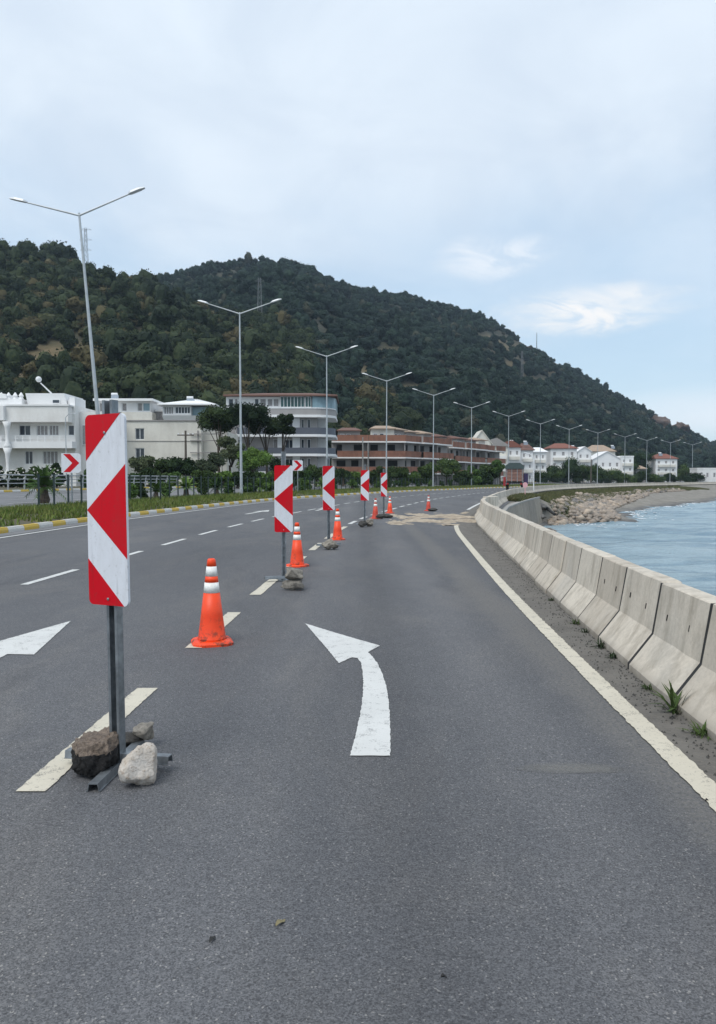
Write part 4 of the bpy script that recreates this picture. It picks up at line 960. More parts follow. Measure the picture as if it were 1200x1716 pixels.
# ------------------------------------------------------------------ median fence, chevrons, palms, shrubs
fence = empty('fence'); tag(fence, 'dark green post and wire fence along the planted median', 'fence')
q = MB(); q.box(-.032, .032, -.032, .032, 0, 1.5); q.box(-.045, .045, -.045, .045, 1.5, 1.53); pm = q.mesh('fence_post', M['fence_green'])
fl = np.array([c - .35 for c in cl_lamp]); posts = march(fl, 31, 235, 1.4)
for x, y, a in posts: link('fence_post', pm, fence, (x, y, .28), (0, 0, a))
for z in (.55, 1.0, 1.7):
    q = MB()
    for (x0, y0, _), (x1, y1, _) in zip(posts[:-1], posts[1:]): q.tube((x0, y0, z), (x1, y1, z), .008 if z < 1.5 else .014, None, 4, False)
    q.build('fence_wire', M['fence_green'], fence)
def chevron(x, y, zc_, sz, lab, rz=0):
    root = empty('chevron_sign', (x, y, .3), rz); tag(root, lab, 'road sign', 'chevron signs on the median'); h = sz/2; z0 = zc_-.3
    q = MB(); q.prism([(-h, z0+h), (-h*.1, z0+h), (h*1.0, z0+h*.0+.0), (-h*.1, z0-h), (-h, z0-h)][::-1] if False else [(-h, z0-h), (h*.78, z0-h), (h*1.0, z0-h*.8), (h*1.0, z0+h*.8), (h*.78, z0+h), (-h, z0+h)], 0, .02)
    p = q.build('panel', M['sign_white'], root)
    q = MB(); q.prism([(-h*.8, z0+h*.93), (-h*.1, z0+h*.93), (h*.85, z0), (-h*.1, z0-h*.93), (-h*.8, z0-h*.93), (h*.12, z0)], -.004, -.001)
    q.build('red_chevron', M['sign_red'], p)
    q = MB(); q.tube((0, .05, 0), (0, .05, z0+h*.8), .045, None, 10); q.build('post', M['steel'], root)
g = A(120, 776, 39.5); chevron(g.x, g.y, g.z, 1.0, 'white sign with a red right-pointing chevron left of the nearest marker')
g = A(499, 780, 70); chevron(g.x, g.y, g.z, .95, 'small red chevron sign showing above the second hazard marker')
def palm_meshes(seed):
    rng = random.Random(seed); V = []; Fc = []
    for i in range(34):
        a = rng.uniform(0, 6.28); el = rng.uniform(.0, 1.4); ln = rng.uniform(.65, 1.0); pts_ = []
        for k in range(7):
            u = k/6; r_ = ln*u*math.cos(el); z = ln*u*math.sin(el) - .42*ln*u*u*(1.2-el*.5); pts_.append(Vector((r_*math.cos(a), r_*math.sin(a), z)))
        sd = Vector((-math.sin(a), math.cos(a), 0))
        for k in range(1, 7):
            for s in (-1, 1):
                for m_ in range(2):
                    p = pts_[k-1].lerp(pts_[k], m_*.5); d = (pts_[k]-pts_[k-1]).normalized(); tip_ = p + sd*s*.20*(1-.5*k/7) + d*.16 - Vector((0, 0, .06))
                    b = len(V); V += [p - d*.032, p + d*.032, tip_]; Fc.append((b, b+1, b+2))
            b = len(V); V += [pts_[k-1]-sd*.009, pts_[k-1]+sd*.009, pts_[k]]; Fc.append((b, b+1, b+2))
    me = bpy.data.meshes.new('frond_crown'); me.from_pydata([tuple(v) for v in V], [], Fc); me.materials.append(M['palm_leaf']); me.update()
    q = MB(); q.lathe([(.17, 0), (.20, .12), (.15, .3), (.13, .5), (.10, .62)], 10); return me, q.mesh('trunk', M['bark'])
pmesh = [palm_meshes(s) for s in (1, 2)]
for i, (px, Y, s) in enumerate(((74, 41, 1.55), (312, 52, 1.2), (363, 57, 1.15), (262, 46, .9), (436, 66, 1.1), (540, 78, 1.1), (590, 88, 1.0))):
    x = (px-600)/F*Y; root = empty('palm', (x, Y, .32)); fr_, tk = pmesh[i % 2]
    link('trunk', tk, root, scl=(s, s, s)); link('fronds', fr_, root, (0, 0, .58*s), (0, 0, i*1.3), (s, s, s))
    tag(root, 'young fan palm alone in the grass at the left, behind the kerb' if i == 0 else 'young fan palm planted by the dark fence on the median', 'palm', 'young palms on the median')
shm = []
for s in range(5):
    rng = np.random.default_rng(300+s); shm.append(crown_mesh('foliage', M['leaf_tree'] if s % 2 else M['leaf_bright'], round_clumps(9, .55, 1.35, rng, .12, 1.0), 130, .10, .6, 300+s))
k = 0
for (px, Y) in [(238, 43), (252, 45), (290, 49), (335, 55), (384, 61), (412, 63), (424, 65), (447, 68), (470, 71), (512, 76), (525, 78), (556, 84), (572, 86), (612, 93), (630, 96), (655, 101), (672, 104), (690, 108), (706, 112), (722, 116), (738, 121), (750, 126), (764, 131), (776, 136), (786, 141), (797, 146), (807, 152), (818, 158), (827, 163)]:
    x = cv(cl_lamp, Y) - .9 - random.uniform(0, .9); o = link('shrub', shm[k % 5], None, (x, Y, .3), (0, 0, random.uniform(0, 6)), (random.uniform(.75, 1.1),)*2 + (random.uniform(.75, 1.15),)); k += 1
    tag(o, 'leafy oleander shrub growing along the dark median fence', 'shrub', 'shrubs along the median fence')

# guard rail across the far road
gr = empty('guard_rail'); tag(gr, 'silver three bar guard rail along the far side of the opposite carriageway', 'guard rail')
gl = np.array([far_l(y) - .9*wid(cl_lamp, y) for y in TY]); gposts = march(gl, 40, 150, 2.0)
q = MB(); q.box(-.05, .05, -.03, .03, 0, .62); q.add([(-.05, -.03, .62), (.05, -.03, .62), (.05, .03, .62), (-.05, .03, .62), (.06, -.03, 1.12), (.14, -.03, 1.12), (.14, .03, 1.12), (.06, .03, 1.12)], [(0, 1, 5, 4), (1, 2, 6, 5), (2, 3, 7, 6), (3, 0, 4, 7), (4, 5, 6, 7)]); pm2 = q.mesh('rail_post', M['rail_silver'])
for x, y, a in gposts: link('rail_post', pm2, gr, (x, y, .76), (0, 0, a-math.pi/2))
for z, dx, r_ in ((1.30, .03, .035), (1.60, .06, .035), (1.90, .12, .045)):
    q = MB()
    for (x0, y0, _), (x1, y1, _) in zip(gposts[:-1], gposts[1:]): q.tube((x0+dx, y0, z), (x1+dx, y1, z), r_, None, 6, False)
    q.build('rail_bar', M['rail_silver'], gr)

# ------------------------------------------------------------------ buildings
def wall_mesh(name, mat, w_, h_, holes, dep, t_=.22, x0=0, z0=0):
    # box with real openings in its front (y = 0) face
    xs = sorted({0, w_} | {a for h in holes for a in (h[0], h[1])}); zs = sorted({0, h_} | {a for h in holes for a in (h[2], h[3])})
    mb = MB(); inside = lambda x, z: any(a < x < b and c < z < d for a, b, c, d in holes)
    for a, b in zip(xs[:-1], xs[1:]):
        for c, d in zip(zs[:-1], zs[1:]):
            if not inside((a+b)/2, (c+d)/2): mb.add([(a, 0, c), (b, 0, c), (b, 0, d), (a, 0, d)], [(0, 1, 2, 3)])
    for a, b, c, d in holes:
        mb.add([(a, 0, c), (b, 0, c), (b, 0, d), (a, 0, d), (a, t_, c), (b, t_, c), (b, t_, d), (a, t_, d)], [(0, 4, 5, 1), (1, 5, 6, 2), (2, 6, 7, 3), (3, 7, 4, 0)])
    mb.add([(0, 0, 0), (w_, 0, 0), (w_, dep, 0), (0, dep, 0), (0, 0, h_), (w_, 0, h_), (w_, dep, h_), (0, dep, h_)], [(4, 5, 6, 7), (1, 2, 6, 5), (2, 3, 7, 6), (3, 0, 4, 7)])
    mb.v = [(x+x0, y, z+z0) for x, y, z in mb.v]; return mb.mesh(name, mat)
def window(root, a, b, c, d, y, mull=1, glass='glass', t_=.06, yb=.02, frame='frame_white'):
    if glass == 'glass' and random.random() < .35: glass = 'curtain'
    if glass == 'slot': frame = 'wall_grey'
    q = MB(); fw = .07
    q.box(a, b, yb, yb+t_, c, c+fw); q.box(a, b, yb, yb+t_, d-fw, d); q.box(a, a+fw, yb, yb+t_, c+fw, d-fw); q.box(b-fw, b, yb, yb+t_, c+fw, d-fw)
    for i in range(1, mull+1): xm = a + (b-a)*i/(mull+1); q.box(xm-fw/2, xm+fw/2, yb+.002, yb+t_-.002, c+fw, d-fw)
    w_ = q.build('window', M[frame], root, loc=(0, y, 0)); q = MB(); q.box(a+.01, b-.01, yb+.03, yb+.035, c+.01, d-.01); q.build('pane', M[glass], w_); return w_
def floor_block(root, x0, x1, y0, dep, z0, z1, wall, wins, glass='glass'):
    holes = [(a-x0, b-x0, c-z0, d-z0) for a, b, c, d, *_ in wins]
    link('wall', wall_mesh('wall', M[wall], x1-x0, z1-z0, holes, dep, x0=x0, z0=z0), root, (0, y0, 0))
    for wn in wins: window(root, *wn[:4], y0 + .08, wn[4] if len(wn) > 4 else 1, wn[5] if len(wn) > 5 else glass)
def bx(root, name, mat, *a): q = MB(); q.box(*a); return q.build(name, M[mat], root)
def heater(root, x, y, z, s=1.0):
    s = s*.62
    q = MB(); q.tube((x-.55*s, y, z+1.25*s), (x+.55*s, y, z+1.25*s), .27*s, None, 10)
    h = q.build('water_heater', M['water_tank'], root)
    q = MB(); q.add([(x-.2*s, y-.1*s, z+1.0*s), (x+.8*s, y-.5*s, z+1.0*s), (x+1.5*s, y-.9*s, z+.1), (x+.5*s, y-.5*s, z+.1)], [(0, 1, 2, 3), (3, 2, 1, 0)])
    q = MB(); q.box(x-.5*s, x+.9*s, y-.5*s, y-.42*s, z+.05, z+1.0*s); q.build('solar_panel', M['solar'], h)
    q = MB(); q.box(x-.5*s, x-.42*s, y-.05, y+.05, z, z+1.1*s); q.box(x+.42*s, x+.5*s, y-.05, y+.05, z, z+1.1*s); q.build('stand', M['steel'], h)
def hip(root, x0, x1, y0, y1, z, h, mat, name='roof', th=.16, ins=None):
    ins = ins if ins is not None else (y1-y0)/2; ym = (y0+y1)/2; q = MB(); q.box(x0, x1, y0, y1, z, z+th)
    q.add([(x0, y0, z+th+.002), (x1, y0, z+th+.002), (x1, y1, z+th+.002), (x0, y1, z+th+.002), (x0+ins, ym, z+th+h), (x1-ins, ym, z+th+h)], [(0, 1, 5, 4), (1, 2, 5), (2, 3, 4, 5), (3, 0, 4)]); return q.build(name, M[mat], root)
def gable(root, x0, x1, y0, y1, z, h, mat, wall='wall_white', ov=.35, name='roof'):   # ridge along y, gable faces front
    xm = (x0+x1)/2; q = MB(); q.prism([(x0, z), (x1, z), (xm, z+h)], y0, y1); q.build('gable_wall', M[wall], root)
    q = MB(); k = h/((x1-x0)/2); t_ = .16
    q.prism([(x0-ov, z-ov*k+.02), (xm, z+h+.02), (xm, z+h+.02+t_), (x0-ov, z-ov*k+.02+t_)], y0-ov, y1+ov); q.prism([(xm, z+h+.02), (x1+ov, z-ov*k+.02), (x1+ov, z-ov*k+.02+t_), (xm, z+h+.02+t_)], y0-ov, y1+ov)
    return q.build(name, M[mat], root)
class Site:                          # local metres for a facade whose left edge is seen at px and that stands at distance Y
    def __init__(s, px, Y, name, label, cat='building', rz=0.0, base=.6, group=None):
        s.Y = Y; s.px = px; s.base = base; s.k = Y/F; s.root = empty(name, ((px-600)*s.k, Y, base), rz); tag(s.root, label, cat, group)
    def x(s, px): return (px-s.px)*s.k
    def z(s, py): return HC + (HY-py)*s.k - s.base
# A: white building with wide parapet bands at the far left
s = Site(-70, 92, 'apartment_building', 'white apartment building with wide curved parapet bands at the left edge'); r0 = s.root; X = s.x; Z = s.z
wins = lambda y0_, y1_, L_: [(X(a), X(b), Z(y1_), Z(y0_), m) for a, b, m in L_]
floor_block(r0, X(-70), X(128), 0, 12, Z(731), Z(709), 'wall_white', wins(713, 730, [(-52, -36, 1), (-20, -4, 1), (34, 53, 1), (63, 82, 2), (84, 100, 2), (116, 126, 0)]))
floor_block(r0, X(-70), X(128), 0, 12, Z(816), Z(752), 'wall_white', wins(756, 778, [(-50, -36, 1), (-18, -6, 0), (43, 56, 1), (73, 98, 3)]))
bx(r0, 'wall', 'wall_white', X(-70), X(128), 0, 12, Z(752)+.001, Z(731)-.001)
bx(r0, 'wall', 'wall_white', X(-70), X(128), 0, 12, Z(709)+.001, Z(680))
bx(r0, 'parapet', 'wall_white', X(-70), X(124), -1.5, -.01, Z(709), Z(683)); bx(r0, 'parapet', 'wall_white2', X(-70), X(22), -2.1, -1.51, Z(707), Z(684))
bx(r0, 'cornice', 'wall_white2', X(-70), X(126), -1.62, .1, Z(683)+.001, Z(680.5))
bx(r0, 'balcony', 'wall_white2', X(-70), X(130), -1.5, -.01, Z(752), Z(741)); bx(r0, 'balcony', 'wall_white2', X(-70), X(24), -2.1, -1.51, Z(752), Z(742))
for py in (731.5, 735): bx(r0, 'balcony_rail', 'wall_white2', X(-70), X(126), -1.45, -1.38, Z(py+1), Z(py))
for px in range(-60, 126, 12): bx(r0, 'baluster', 'wall_white2', X(px), X(px)+.12, -1.46, -1.36, Z(741), Z(732)-.02)
for (za, zb) in ((752, 709), (800, 752)):
    q = MB(); H_ = Z(zb)-Z(za); q.lathe([(.42, 0), (.42, .3), (.2, H_*.25), (.2, H_*.5), (.30, H_*.8), (.5, H_)], 14, (X(26), -1.85, Z(za))); q.build('column', M['wall_white2'], r0, True)
q = MB(); q.add([(X(44), 1, Z(680)+.01), (X(110), 1, Z(680)+.01), (X(110), 7, Z(680)+.01), (X(44), 7, Z(680)+.01), (X(42), .6, Z(659)), (X(107), .6, Z(659)), (X(107), 7, Z(659)), (X(42), 7, Z(659))], [(0, 1, 5, 4), (1, 2, 6, 5), (2, 3, 7, 6), (3, 0, 4, 7), (4, 5, 6, 7)]); q.build('penthouse', M['wall_white2'], r0)
window(r0, X(86), X(99), Z(676), Z(669), .70, 0)
bx(r0, 'roof_block', 'wall_white2', X(110)+.01, X(117), 1.2, 4, Z(680)+.01, Z(669)); bx(r0, 'roof_block', 'wall_white2', X(117)+.01, X(126), .4, 4, Z(680)+.01, Z(666))
bx(r0, 'roof_block', 'wall_white2', X(-60), X(38), .2, 5, Z(680)+.01, Z(669))
for px in (-40, -20, 2, 14, 25, 35): q = MB(); q.lathe([(.32, 0), (.20, .2), (.3, .4), (.12, .7), (.05, .8)], 10, (X(px), .6, Z(669)+.01)); q.build('finial', M['wall_white2'], r0)
q = MB(); q.add([(X(-40), .1, Z(669)+.02), (X(14), .1, Z(669)+.02), (X(12), .1, Z(661)), (X(-40), .1, Z(669)+1.2), (X(-40), 4, Z(669)+.02), (X(14), 4, Z(669)+.02), (X(12), 4, Z(661)), (X(-40), 4, Z(669)+1.2)], [(0, 1, 2, 3), (7, 6, 5, 4), (3, 2, 6, 7), (1, 5, 6, 2)]); q.build('stair_roof', M['wall_white2'], r0)
q = MB(); q.tube((X(80), 2, Z(659)), (X(62), 1.6, Z(640)), .10, .08, 8); q.build('mast', M['water_tank'], r0)
V, Fc = blob((X(59), 1.6, Z(634)), (.36, .36, .36), 2, 0, 1); link('ball_light', np_mesh('ball_light', V, Fc, M['water_tank'], True), r0)
bx(r0, 'side_wing', 'wall_white', X(128)+.01, X(172), 1.5, 12, Z(816), Z(689)); window(r0, X(132), X(146), Z(745), Z(711), 1.35, 1, 'curtain')
# B: cream building with roof pavilions
s = Site(160, 100, 'apartment_building', 'long cream building with two flat roofed pavilions behind the nearest marker'); r0 = s.root; X = s.x; Z = s.z
floor_block(r0, X(205), X(338), 0, 12, Z(812), Z(705), 'wall_cream', [(X(228), X(243), Z(737), Z(718), 1), (X(228), X(243), Z(772), Z(751), 1)])
bx(r0, 'string_course', 'wall_grey', X(205), X(338), -.06, -.002, Z(740), Z(739)); bx(r0, 'string_course', 'wall_grey', X(205), X(338), -.12, -.002, Z(706.5), Z(705)+.05)
bx(r0, 'wall', 'wall_cream', X(165), X(205)-.01, .8, 12, Z(812), Z(696)); bx(r0, 'wall', 'wall_cream', X(205), X(256), .1, 9, Z(705)+.06, Z(691))
floor_block(r0, X(163), X(252), .6, 8, Z(691)+.01, Z(673), 'wall_white2', [(X(166), X(193), Z(690), Z(675), 2, 'curtain'), (X(204), X(212), Z(689), Z(675), 0, 'curtain'), (X(230), X(238), Z(689), Z(675), 0), (X(239), X(251), Z(689), Z(675), 0, 'glass_pale')])
bx(r0, 'roof', 'wall_white2', X(160), X(259), -.4, 9, Z(673)+.01, Z(669)); bx(r0, 'roof', 'wall_white2', X(254), X(272), 2, 9, Z(688), Z(684)); bx(r0, 'wall', 'curtain', X(256), X(271), 2.2, 8, Z(705)+.06, Z(688)-.01)
heater(r0, X(182), 3, Z(669)+.01, 1.15)
floor_block(r0, X(275), X(322), -.3, 8, Z(697), Z(681), 'wall_white2', [(X(277), X(293), Z(695), Z(682.5), 3, 'curtain'), (X(296), X(321), Z(694), Z(682.5), 4)])
q = MB(); q.add([(X(274), -.3, Z(697)-.01), (X(335), -.3, Z(697)-.01), (X(335), 8, Z(697)-.01), (X(274), 8, Z(697)-.01), (X(276), 0, Z(705)+.06), (X(328), 0, Z(705)+.06), (X(328), 8, Z(705)+.06), (X(276), 8, Z(705)+.06)], [(0, 4, 5, 1), (1, 5, 6, 2), (2, 6, 7, 3), (3, 7, 4, 0), (0, 1, 2, 3)]); q.build('terrace', M['wall_white2'], r0)
bx(r0, 'wall', 'glass_pale', X(322)+.01, X(352), .6, 8, Z(697), Z(682))
hip(r0, X(268), X(365), -1.0, 9, Z(680.5), 1.1, 'wall_white2', ins=4.2); heater(r0, X(313), 2.5, Z(676), 1.2)
bx(r0, 'wall', 'wall_cream', X(338)+.01, X(378), 1.2, 11, Z(812), Z(722))
for py in (727, 738, 758): bx(r0, 'roof_beam', 'wall_grey', X(320), X(384), -.3, -.16, Z(py+1.5), Z(py))
for px in (332, 372): bx(r0, 'roof_beam', 'wall_grey', X(px), X(px)+.14, -.14, -.02, Z(800), Z(722))
# C: four storey block with curved balconies
s = Site(382, 115, 'apartment_building', 'four storey white and grey apartment block with a glazed top floor and red roof'); r0 = s.root; X = s.x; Z = s.z
def rounded(x0, x1, yf, dep, rad=3.4, n=8):
    pts_ = [(x0, yf)] + [(x1-rad+rad*math.sin(R(90)*i/n), yf+rad-rad*math.cos(R(90)*i/n)) for i in range(n+1)] + [(x1, dep), (x0, dep)]; return pts_
def slab(name, mat, pts_, z0, z1):
    q = MB(); n = len(pts_); q.add([(x, y, z0) for x, y in pts_] + [(x, y, z1) for x, y in pts_], [tuple(range(n-1, -1, -1)), tuple(range(n, 2*n))] + [(i, (i+1) % n, n+(i+1) % n, n+i) for i in range(n)]); return q.build(name, M[mat], r0)
lev = [(700, 718, 729, 733), (733, 751, 761, 765), (765, 783, 790, 794)]
for (zt, zr, zb, zs_) in lev:
    wl = [(X(395), X(404), Z(zs_-6), Z(zt+3), 0), (X(413), X(420), Z(zs_-5), Z(zt+3), 0), (X(458), X(466), Z(zs_-5), Z(zt+3), 0), (X(478), X(492), Z(zr+1), Z(zt+4), 1), (X(505), X(510), Z(zs_-5), Z(zt+3), 0), (X(515), X(521), Z(zs_-5), Z(zt+3), 0)]
    floor_block(r0, X(386), X(532), 0, 9, Z(zs_)+.01, Z(zt), 'wall_shade', wl)
    bx(r0, 'pier', 'wall_white2', X(491), X(503), -.5, -.02, Z(zs_)+.02, Z(zt)-.01); bx(r0, 'pier', 'wall_white2', X(531), X(545), 2.4, 9, Z(zs_)+.02, Z(zt)-.01); bx(r0, 'pier', 'wall_white2', X(466), X(474), -.5, -.02, Z(zs_)+.02, Z(zt)-.01)
    slab('balcony_slab', 'wall_white2', rounded(X(400), X(563), -1.7, 9), Z(zs_), Z(zs_-4))
    q = MB(); ring = rounded(X(401), X(562.5), -1.65, 9)[:-1]
    for (xa, ya), (xb, yb) in zip(ring[:-1], ring[1:]): q.add([(xa, ya, Z(zb)), (xb, yb, Z(zb)), (xb, yb, Z(zr)), (xa, ya, Z(zr)), (xa, ya+.05, Z(zb)), (xb, yb+.05, Z(zb)), (xb, yb+.05, Z(zr)), (xa, ya+.05, Z(zr))], [(0, 1, 2, 3), (7, 6, 5, 4), (3, 2, 6, 7)])
    q.build('balcony_railing', M['rail_band'], r0)
slab('balcony_slab', 'wall_white2', rounded(X(440), X(563), -1.7, 9), Z(701), Z(697)); slab('railing_band', 'wall_shade', rounded(X(400), X(562), -1.6, 9), Z(697)+.01, Z(687))
slab('sill_band', 'frame_white', rounded(X(440), X(563), -1.65, 9), Z(687)+.01, Z(685))
floor_block(r0, X(382), X(472), -1.0, 8, Z(685)+.02, Z(667), 'wall_white2', [(X(386), X(394), Z(683), Z(670), 0), (X(396), X(401), Z(683), Z(670), 0), (X(429), X(436), Z(683), Z(670), 0), (X(438), X(448), Z(683), Z(670), 0), (X(450), X(459), Z(683), Z(670), 0), (X(460), X(469), Z(683), Z(670), 0)])
window(r0, X(472)+.02, X(512), Z(685)+.02, Z(667), -1.5, 6, 'glass_green'); window(r0, X(513), X(523), Z(685)+.02, Z(667), -1.5, 1, 'glass_green')
q = MB(); ring = rounded(X(500), X(563), -1.5, 9)[:-1]
for (xa, ya), (xb, yb) in zip(ring[1:-1], ring[2:]):
    q.add([(xa, ya, Z(685)+.02), (xb, yb, Z(685)+.02), (xb, yb, Z(667)), (xa, ya, Z(667))], [(0, 1, 2, 3)])
q.build('glazing', M['glass_pale'], r0)
bx(r0, 'wall', 'wall_shade', X(472)+.01, X(540), .5, 8, Z(685)+.02, Z(667))
q = MB(); q.box(X(379), X(566), -2.0, 9.6, Z(667)+.01, Z(664.5)); q.add([(X(379), -2.0, Z(664.5)+.002), (X(566), -2.0, Z(664.5)+.002), (X(566), 9.6, Z(664.5)+.002), (X(379), 9.6, Z(664.5)+.002), (X(440), 3.8, Z(655)), (X(520), 3.8, Z(655))], [(0, 1, 5, 4), (1, 2, 5), (2, 3, 4, 5), (3, 0, 4)]); q.build('roof', M['tile'], r0)
bx(r0, 'wall', 'wall_shade', X(386), X(540), 0, 9, Z(816), Z(794)-.01); bx(r0, 'railing_band', 'rail_band', X(500), X(555), -1.6, -1.5, Z(797), Z(789))
# D: brown balcony terraces
def terrace(p0, p1, zt0, k_, label, nb, sd_):
    # p0, p1 ground points left/right; k_ metres per photo pixel at the front
    d = Vector((p1[0]-p0[0], p1[1]-p0[1])); W = d.length; rz = math.atan2(d.y, d.x); r0_ = empty('terrace_building', (p0[0], p0[1], .6), rz); tag(r0_, label, 'building'); rnd = random.Random(sd_)
    top = zt0; st = 2.85
    for f in range(3):
        zr = top - f*st; zl = zr - 1.35; zw = zl - 1.5
        wl = []; x = .8; hgt = 1.5
        while x < W-2.2:
            ww = rnd.uniform(1.0, 2.0); wl.append((x, x+ww, zw+.02, zl-.25, 0, 'slot')); x += ww + rnd.uniform(.9, 2.2)
        if zw > .1 and f < 3: floor_block(r0_, 0, W, 1.5, 9, max(0, zw), zl, 'wall_grey', wl if zw > 0 else [])
        nbs = max(2, int(W/5)); 
        for b_ in range(nbs):
            xa = W*b_/nbs + (.0 if f != 1 else .05); xb = W*(b_+1)/nbs - .06; rec = rnd.choice((0, 0, .5))
            bx(r0_, 'balcony_front', 'wood_band', xa, xb, rec, rec+.12, zl+.25, zr); bx(r0_, 'balcony_slab', 'wall_white', xa-.02, xb+.02, rec-.08, 1.49, zl, zl+.24)
            if rnd.random() < .7: bx(r0_, 'divider', 'wall_grey', xb-.2, xb, .3+rec, 1.49, zw+.05, zl-.01)
    bx(r0_, 'wall', 'wall_grey', 0, W, 1.51, 10.4, 0, max(.3, top-2*st-1.36)) 
    bx(r0_, 'deck', 'wall_shade', 0, W, 1.0, 10.4, top-1.2, top-1.1)
    x = 1.2
    while x < W-3.5:                                  # little tiled roof houses on the top terrace
        ww = rnd.uniform(2.6, 4.2); h_ = rnd.uniform(1.3, 2.3); yy = rnd.uniform(2.6, 5.0)
        bx(r0_, 'roof_room', 'wall_cream' if rnd.random() < .5 else 'wall_grey', x, x+ww, yy, yy+4, top-1.09, top+h_*.55)
        window(r0_, x+.35, x+1.15, top-.6, top+.45, yy-.09, 0); window(r0_, x+1.5, x+2.3, top-.6, top+.45, yy-.09, 0)
        hip(r0_, x-.3, x+ww+.3, yy-.7, yy+4.6, top+h_*.55+.01, .62, rnd.choice(['tile', 'tile_red', 'tile', 'tile_tan']), ins=1.1); x += ww + rnd.uniform(1.6, 3.6)
    return r0_
zt = 1.6 + (803-729)*138/F - .6
terrace((-4.7, 138), (8.6, 138.5), zt, .107, 'nearest brown balcony terrace block, seen face on, right of the apartment block', 3, 1)
terrace((8.9, 139.3), (19.2, 154), zt+.05, .107, 'middle brown balcony terrace block, angled away behind the lamps', 3, 2)
terrace((19.6, 154.6), (34.5, 180), zt-.35, .107, 'last brown balcony terrace block, receding towards the truck', 4, 3)
# E to I: houses further on
def house(px0, px1, py_eave, py_top, Y, label, wall='wall_white2', roof='tile_red', kind='gable', depth=9, nwin=3, flo=2, rz=0, name='house', group=None, ground=.5):
    s = Site(px0, Y, name, label, 'house', rz, ground, group); X = s.x; Z = s.z; w_ = X(px1); he = Z(py_eave); hr = Z(py_top)-he; wl = []; sh = he/flo
    for f in range(flo):
        for i in range(nwin): a = w_*(i+.28)/nwin; wl.append((a, a+w_*.34/nwin, f*sh+sh*.38, f*sh+sh*.72, 0, 'curtain'))
    floor_block(s.root, 0, w_, 0, depth, 0, he, wall, wl)
    if kind == 'gable': gable(s.root, 0, w_, 0, depth, he+.01, hr, roof, wall)
    elif kind == 'hip': hip(s.root, -.4, w_+.4, -.5, depth+.5, he+.01, max(.4, hr-.16), roof, ins=min(w_*.35, 3))
    elif kind == 'shed':
        q = MB(); q.prism([(-.4, he+.01), (w_+.4, he+.01), (w_+.4, he+.2), (w_*.3, he+hr), (-.4, he+hr*.8)], -.5, depth+.5); q.build('roof', M[roof], s.root)
    else: bx(s.root, 'parapet', wall, -.1, w_+.1, -.1, depth+.1, he+.01, he+.4)
    for f in range(1, flo): bx(s.root, 'balcony', 'wall_cream' if wall != 'wall_cream' else 'wall_white', w_*.1, w_*.9, -.9, -.01, f*sh-.1, f*sh+.75)
    return s
hs = house(792, 822, 742, 722, 192, 'grey walled house with a pale pitched roof above the last brown terrace', 'wall_cream', 'wall_cream', 'gable', 8, 2, 3); 
hs = house(824, 850, 748, 734, 200, 'small white house with a dark sloping roof next to the grey roofed one', 'wall_cream', 'wall_grey', 'shed', 8, 2, 3)
hs = house(850, 872, 750, 738, 206, 'white house with brown trim directly above the truck', 'wall_white2', 'tile_red', 'shed', 8, 2, 3, group='white row houses behind the truck'); heater(hs.root, 1.2, 1, hs.z(745), 1.3)
hs = house(873, 893, 755, 742, 212, 'white row house with a brown roof edge just right of the truck', 'wall_white2', 'tile', 'hip', 8, 2, 3, group='white row houses behind the truck'); heater(hs.root, 1.2, 1, hs.z(746), 1.3)
hs = house(894, 915, 758, 749, 219, 'last white row house, left of the gap before the red roofed house', 'wall_white2', 'wall_white2', 'hip', 8, 2, 3, group='white row houses behind the truck')
hs = house(922, 966, 752, 742, 240, 'tall white house with a bright red hipped roof behind the big bush', 'wall_white2', 'tile_red', 'hip', 10, 3, 3); heater(hs.root, hs.x(962), 2, hs.z(752), 1.2)
hs = house(967, 990, 757, 749, 246, 'lower white wing house with a plain gable between two larger houses', 'wall_white2', 'wall_white2', 'gable', 8, 2, 3)
hs = house(986, 1030, 757, 745, 268, 'house with a tan hipped roof rising behind the white gabled house', 'wall_cream', 'tile_tan', 'hip', 10, 3, 3); heater(hs.root, hs.x(1028), 2, hs.z(752), 1.4)
hs = house(993, 1040, 770, 757, 250, 'white house with a wide low gable facing the road', 'wall_white2', 'wall_white2', 'gable', 9, 4, 2)
hs = house(1040.5, 1061, 766, 765, 249, 'white flat roofed house joined to the wide gabled one', 'wall_white2', 'wall_white2', 'flat', 9, 2, 3)
hs = house(1098, 1134, 769, 760, 290, 'white and pale blue house with a small red roof, farthest to the right', 'wall_white2', 'tile_red', 'hip', 9, 3, 3); heater(hs.root, hs.x(1108), 2, hs.z(764), 1.5)
hs = house(1168, 1215, 786, 785, 262, 'low white flat shed at the right edge behind the barrier', 'wall_white', 'wall_white', 'flat', 6, 4, 1, name='shed')
hs = house(1063, 1082, 786, 780, 270, 'tiny grey outbuilding with a tan roof between the dark trees', 'wall_grey', 'tile_tan', 'hip', 6, 2, 1)

